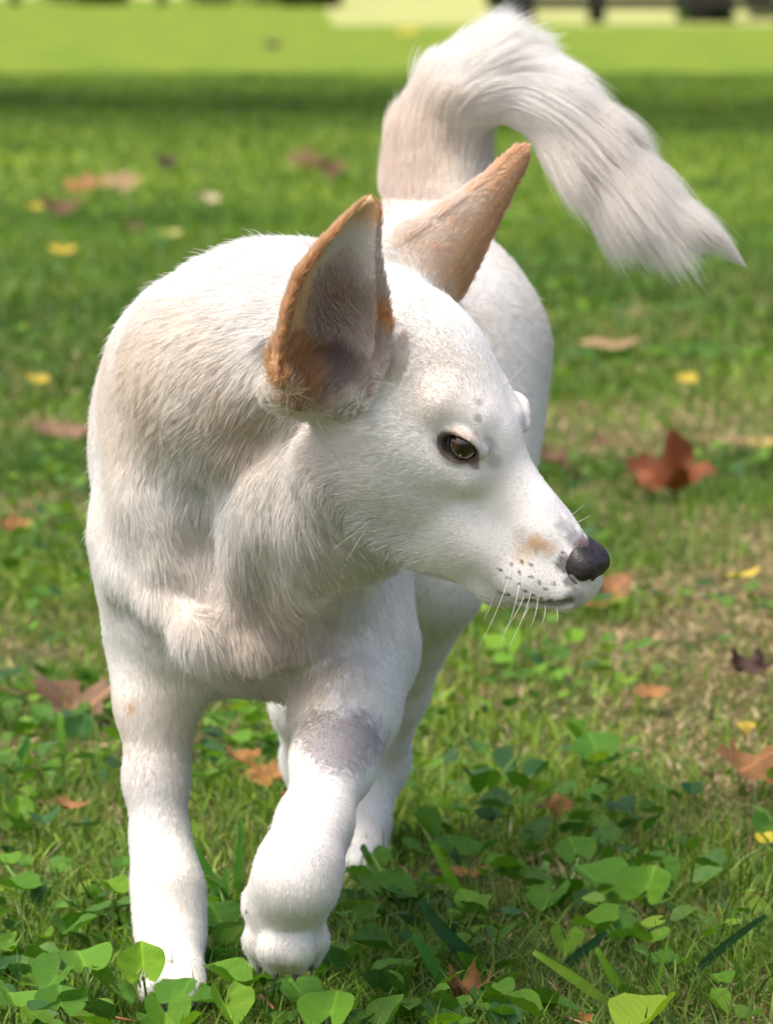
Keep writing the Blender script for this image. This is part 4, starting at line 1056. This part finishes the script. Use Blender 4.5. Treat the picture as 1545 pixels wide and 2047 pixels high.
broad((945, 1830), (866, 1690), 22, .006, 0, G1, 'bright green cut blade leaning left, standing behind the pale kinked one', .02)
broad((1062, 1815), (1092, 1722), 24, .008, 0, (.20, .34, .09), 'pale striped stubby blade pointing up right beside the bluish leaves', 0)
broad((1222, 2012), (1066, 1903), 22, .010, 0, G2, 'long bright yellow-green blade reaching left over the bottom right grass', -.04)
broad((1255, 2000), (1192, 1895), 18, .006, 0, G1, 'green blade standing behind the long yellow-green one', .03)
broad((1305, 2010), (1334, 1880), 9, .006, 0, G1, 'thin upright green blade just above the yellow-green mottled leaf', .02)
broad((1120, 1940), (1212, 1863), 20, .012, 0, G3, 'dark blue-green blade crossing left of the thin upright blade', .03)
broad((905, 1985), (828, 1868), 24, .006, 0, (.055, .20, .03), 'mid green blade leaning left near the bottom centre', .03)
broad((985, 1950), (840, 1800), 30, .006, 0, G3, 'broad dark arching blade right of the lifted paw', .10)
broad((1370, 1960), (1530, 1830), 18, .008, 0, G3, 'dark slender blade rising to the right edge', .06)
broad((480, 1850), (390, 1690), 20, .004, 0, (.075, .24, .025), 'green blade leaning left between the forelegs', .03)
broad((470, 1820), (482, 1640), 14, .004, 0, (.09, .27, .03), 'narrow upright green blade between the forelegs', -.02)
broad((445, 1850), (455, 1735), 16, .004, 0, (.11, .30, .03), 'short light green blade between the forelegs', .04)
broad((128, 1510), (120, 1425), 18, .004, 0, (.16, .36, .04), 'pale green upright blade under the curled leaf at the left', .03)
broad((20, 1560), (60, 1475), 18, .004, 0, (.06, .20, .03), 'dark green blade leaning right at the left edge', .03)

# fallen leaves ----------------------------------------------------------------------
def leaf_mat(name, spec=.3):
    m = leafy(name, .12, .6, spec, 160, .35, veins=True); return m
M_DEAD = leaf_mat('fallen_leaf')
def dead_leaf(px, py, wpx, col, label, lobes=5, curl=.4, rz=None, tilt=(0, 0), z=.014, cat='leaf', asp=.8, hole=False):
    r = random.Random(int(px * 13 + py)); c = PZ(px, py, z); S = wpx * c[1] / FPX
    n, rings = 40, 4
    V, C = [(0, 0, 0)], []
    ph = r.uniform(0, 6.28)
    rad = []
    for i in range(n):
        a = 2 * math.pi * i / n
        q = .62 + .38 * (abs(math.cos(lobes * .5 * a + .3)) ** .8) if lobes else 1.0
        q *= 1 + .10 * math.sin(11 * a + ph) + .05 * r.uniform(-1, 1)
        if not lobes: q = (.55 + .45 * abs(math.cos(a)) ** 1.2)
        rad.append(q)
    for k in range(1, rings + 1):
        for i in range(n):
            a = 2 * math.pi * i / n; q = rad[i] if k == rings else (1 + (rad[i] - 1) * (k / rings) ** 1.5); q *= k / rings
            V.append((math.cos(a) * q * .5, math.sin(a) * q * .5 * asp, 0))
    V = np.array(V)
    U = V[:, [1, 0]] * 1.2 + np.array([0, .5])
    curl *= 1.5; k1, k2, k3 = r.uniform(.3, 1.2) * curl, r.uniform(-.9, 1.3) * curl, r.uniform(3, 6)
    V[:, 2] = k1 * V[:, 0] ** 2 * 1.3 + k2 * V[:, 1] ** 2 * 1.6 + curl * .10 * np.sin(V[:, 0] * k3 * 2 + ph) * np.cos(V[:, 1] * k3 * 1.7) + .03 * curl * np.abs(V[:, 1])
    V *= S
    F4, F3 = [], [(0, 1 + i, 1 + (i + 1) % n) for i in range(n)]
    for k in range(rings - 1):
        for i in range(n):
            a, b = 1 + k * n + i, 1 + k * n + (i + 1) % n
            if hole and k in (1, 2) and 2 <= i <= 7: continue
            F4.append((a, a + n, b + n, b))
    col = np.array(col); ct = np.tile(col, (len(V), 1)) * (.8 + .45 * vnoise(V + px, 90, 3))[:, None]
    o = mesh_np('fallen_leaf', V, [np.array(F4), np.array(F3)], M_DEAD, tint=ct, uv=U)
    R = Matrix.Rotation(rz if rz is not None else r.uniform(-.5, .5), 4, 'Z') @ Matrix.Rotation(tilt[0] + r.uniform(-.15, .15), 4, 'X') @ Matrix.Rotation(tilt[1] + r.uniform(-.15, .15), 4, 'Y')
    o.matrix_local = Matrix.Translation(c.tolist()) @ R
    tag(o, label, 'leaf', 'fallen leaves on the lawn')
    # stalk, a part of the leaf
    p = [np.array([-.45 * S, 0, V[:, 2].max() * .3]), np.array([-.62 * S, .03 * S, .01 * S]), np.array([-.80 * S, .10 * S, .03 * S])]
    v, f = tube_geo(p, [.0011, .0009, .0012], 6)
    if wpx > 60:
        mesh_np('stalk', v, [f], STALK_M, o)
STALK_M, _ = mat('leaf_stalk_dry', (.16, .09, .05), .7, .2)
RB, OR, TN, PK, BR, YE, DK, GO = (.19, .058, .018), (.31, .155, .050), (.34, .23, .11), (.25, .150, .080), (.14, .080, .036), (.52, .40, .045), (.060, .030, .020), (.30, .150, .040)
DL = [
 (1338, 965, 185, RB, 'red-brown curled oak leaf lying right of the dog\'s nose, the darkest and reddest one', 5, .9, .1, (.5, 0), .026, .75),
 (1118, 935, 125, PK, 'pinkish tan leaf touching the outline of the dog\'s rump', 5, .8, .6, (.45, .2), .026, .8),
 (1205, 1185, 135, OR, 'orange leaf showing beneath the dog\'s nose', 0, .3, .9, (.5, -.3), .024, .7),
 (1492, 1532, 150, OR, 'large orange leaf with a hole at the right edge', 5, .35, .8, (.7, 0), .030, 1.0, True),
 (145, 1402, 190, PK, 'long wavy brown leaf left of the planted foreleg', 7, .8, .05, (.5, .0), .028, .6),
 (128, 862, 140, PK, 'pinkish brown leaf beside the dog\'s shoulder at the left', 5, .5, .0, (.3, 0), .022, .7),
 (24, 1058, 80, OR, 'small orange-brown leaf at the left edge below the shoulder leaf', 5, .6, .4, (.5, 0), .022, .8),
 (140, 1612, 80, OR, 'thin orange leaf scrap left of the planted foreleg', 3, .6, .1, (.4, .0), .020, .5),
 (482, 1512, 84, GO, 'golden brown leaf between the legs, the left of two touching', 5, .6, .6, (.6, 0), .030, .8),
 (532, 1552, 92, GO, 'golden brown leaf between the legs, the right of two touching', 5, .6, -.5, (.5, .1), .024, .8),
 (582, 1600, 50, OR, 'small orange leaf half hidden by the lifted foreleg', 5, .4, .0, (.6, .0), .02, .9),
 (1114, 1610, 62, GO, 'small square orange-brown leaf among the weeds at centre right', 4, .4, .3, (.8, .0), .026, .9),
 (1300, 1388, 84, OR, 'orange leaf lying in the dry grass at the right', 5, .5, .1, (.4, .0), .018, .8),
 (1500, 1335, 96, DK, 'dark brown curled leaf at the right edge above the holed leaf', 5, .9, .2, (.4, .0), .022, .7),
 (942, 1742, 92, GO, 'narrow orange-brown leaf behind the bright cut blade', 0, .4, -.2, (.3, .0), .018, .6),
 (605, 330, 72, TN, 'tan lumpy leaf far back above the dog, the left of a pair', 5, 1., .2, (.5, 0), .05, .8),
 (662, 332, 76, BR, 'brown lumpy leaf far back above the dog, the right of a pair', 5, 1., -.2, (.5, 0), .05, .8),
 (165, 370, 86, OR, 'pale orange blurred leaf at the far upper left', 5, .5, .0, (.4, 0), .05, .8),
 (240, 362, 84, TN, 'tan blurred leaf right of the pale orange one at the upper left', 5, .5, .3, (.4, 0), .05, .8),
 (120, 412, 92, BR, 'dark brown blurred leaf below the pale orange one', 5, .5, .1, (.4, 0), .045, .8),
 (78, 412, 44, YE, 'small yellow leaf beside the dark brown blurred one', 0, .3, .1, (.5, 0), .045, .8),
 (330, 322, 54, DK, 'dark blurred leaf in the upper left lawn', 5, .6, .1, (.5, 0), .05, .8),
 (420, 396, 42, (.60, .50, .30), 'pale cream blurred leaf above the dog\'s back', 0, .3, .5, (.8, 0), .05, .9),
 (125, 500, 54, YE, 'yellow blurred leaf at the left, above the shoulder', 0, .3, .0, (.5, 0), .035, .8),
 (338, 468, 50, (.50, .44, .14), 'pale yellow blurred leaf above the dog\'s shoulder', 0, .3, .2, (.5, 0), .035, .8),
 (270, 458, 46, BR, 'pinkish brown blurred leaf left of the pale yellow one', 5, .4, .2, (.5, 0), .035, .8),
 (450, 516, 60, GO, 'orange-brown leaf peeping out behind the dog\'s back', 5, .5, .2, (.5, 0), .04, .8),
 (75, 757, 46, YE, 'yellow-green round leaf left of the dog, over the brown shoulder leaf', 0, .3, .2, (.5, 0), .03, .9),
 (1458, 886, 74, TN, 'tan leaf at the right, left of a yellow one', 5, .5, .3, (.4, 0), .022, .7),
 (1524, 886, 64, (.52, .38, .12), 'yellowish leaf at the right edge above the red-brown one', 5, .4, .0, (.4, 0), .022, .6),
 (1480, 1150, 78, YE, 'yellow sliver of a leaf at the right, above the clover', 0, .3, .35, (.4, 0), .022, .45),
 (1372, 756, 44, YE, 'small yellow leaf in the mid lawn at the right', 0, .4, .2, (.6, 0), .03, .9),
 (1490, 1450, 40, YE, 'tiny yellow leaf just above the holed orange leaf', 4, .4, .2, (.6, 0), .024, .9),
 (1528, 1674, 42, (.60, .50, .04), 'bright yellow round petal-like leaf at the right edge', 0, .3, .2, (.7, 0), .024, 1.0),
 (1220, 690, 130, TN, 'long faint tan leaf lying right of the dog\'s rump', 0, .3, -.35, (.2, 0), .03, .5),
 (1302, 1282, 62, TN, 'faded tan leaf standing edge-on in the dry grass', 0, .5, 1.2, (.4, 0), .024, .5),
 (935, 1990, 92, OR, 'orange-brown star-shaped leaf shrivelled at the bottom centre', 5, 1.2, .3, (.5, 0), .016, .8),
 (1166, 2036, 36, (.45, .12, .03), 'red-orange leaf tip at the bottom edge', 3, .4, .6, (.8, 0), .014, .9),
 (410, 1396, 46, OR, 'orange leaf behind the planted foreleg, below the chest', 0, .3, .0, (.4, 0), .02, .7),
 (1195, 885, 60, BR, 'brown leaf right of the rump beyond the pinkish one', 5, .5, .0, (.4, 0), .024, .8),
 (815, 64, 46, YE, 'yellow leaf on the far lawn left of the tail', 0, .4, 0., (.5, 0), .12, .9),
 (546, 86, 44, DK, 'dark brown spot of a leaf on the far lawn', 5, .4, 0., (.5, 0), .12, .9),
]
for d in DL: dead_leaf(*d[:5], lobes=d[5], curl=d[6], rz=d[7], tilt=d[8], z=d[9], asp=d[10], hole=len(d) > 11)
# twigs and dry stalks
def twig(pts, r_, col, label, zs):
    P = [PZ(x, y, z) for (x, y), z in zip(pts, zs)]; m = TW.setdefault(col, mat('twig', col, .7, .2)[0])
    v, f = tube_geo(P, np.linspace(r_, r_ * .5, len(P)), 7); o = mesh_np('twig', v, [f], m); tag(o, label, 'twig', 'twigs in the grass')
TW = {}
twig([(195, 2050), (222, 2032), (262, 2040), (300, 2046)], .0011, (.36, .15, .07), 'orange forked twig lying under the violets at the bottom left', (.012, .020, .018, .012))
twig([(1105, 2024), (1150, 2040), (1180, 2050)], .0012, (.50, .28, .17), 'pinkish twig at the bottom edge beside the red-orange tip', (.016, .018, .014))
twig([(1016, 1702), (1020, 1665), (1023, 1620)], .0016, (.42, .36, .24), 'upright straw stalk behind the bright cut blade', (.006, .012, .020))
twig([(54, 2050), (56, 2010), (52, 1990)], .0020, (.46, .36, .24), 'pale straw stalk standing in the bottom left corner', (.004, .012, .018))
twig([(520, 1990), (540, 2008), (548, 2018)], .0016, (.40, .20, .11), 'short brown twig between the violets under the lifted paw', (.014, .012, .010))
twig([(60, 1748), (110, 1700), (165, 1640)], .0008, (.30, .24, .14), 'thin dry stem slanting in the grass at the left', (.010, .016, .012))
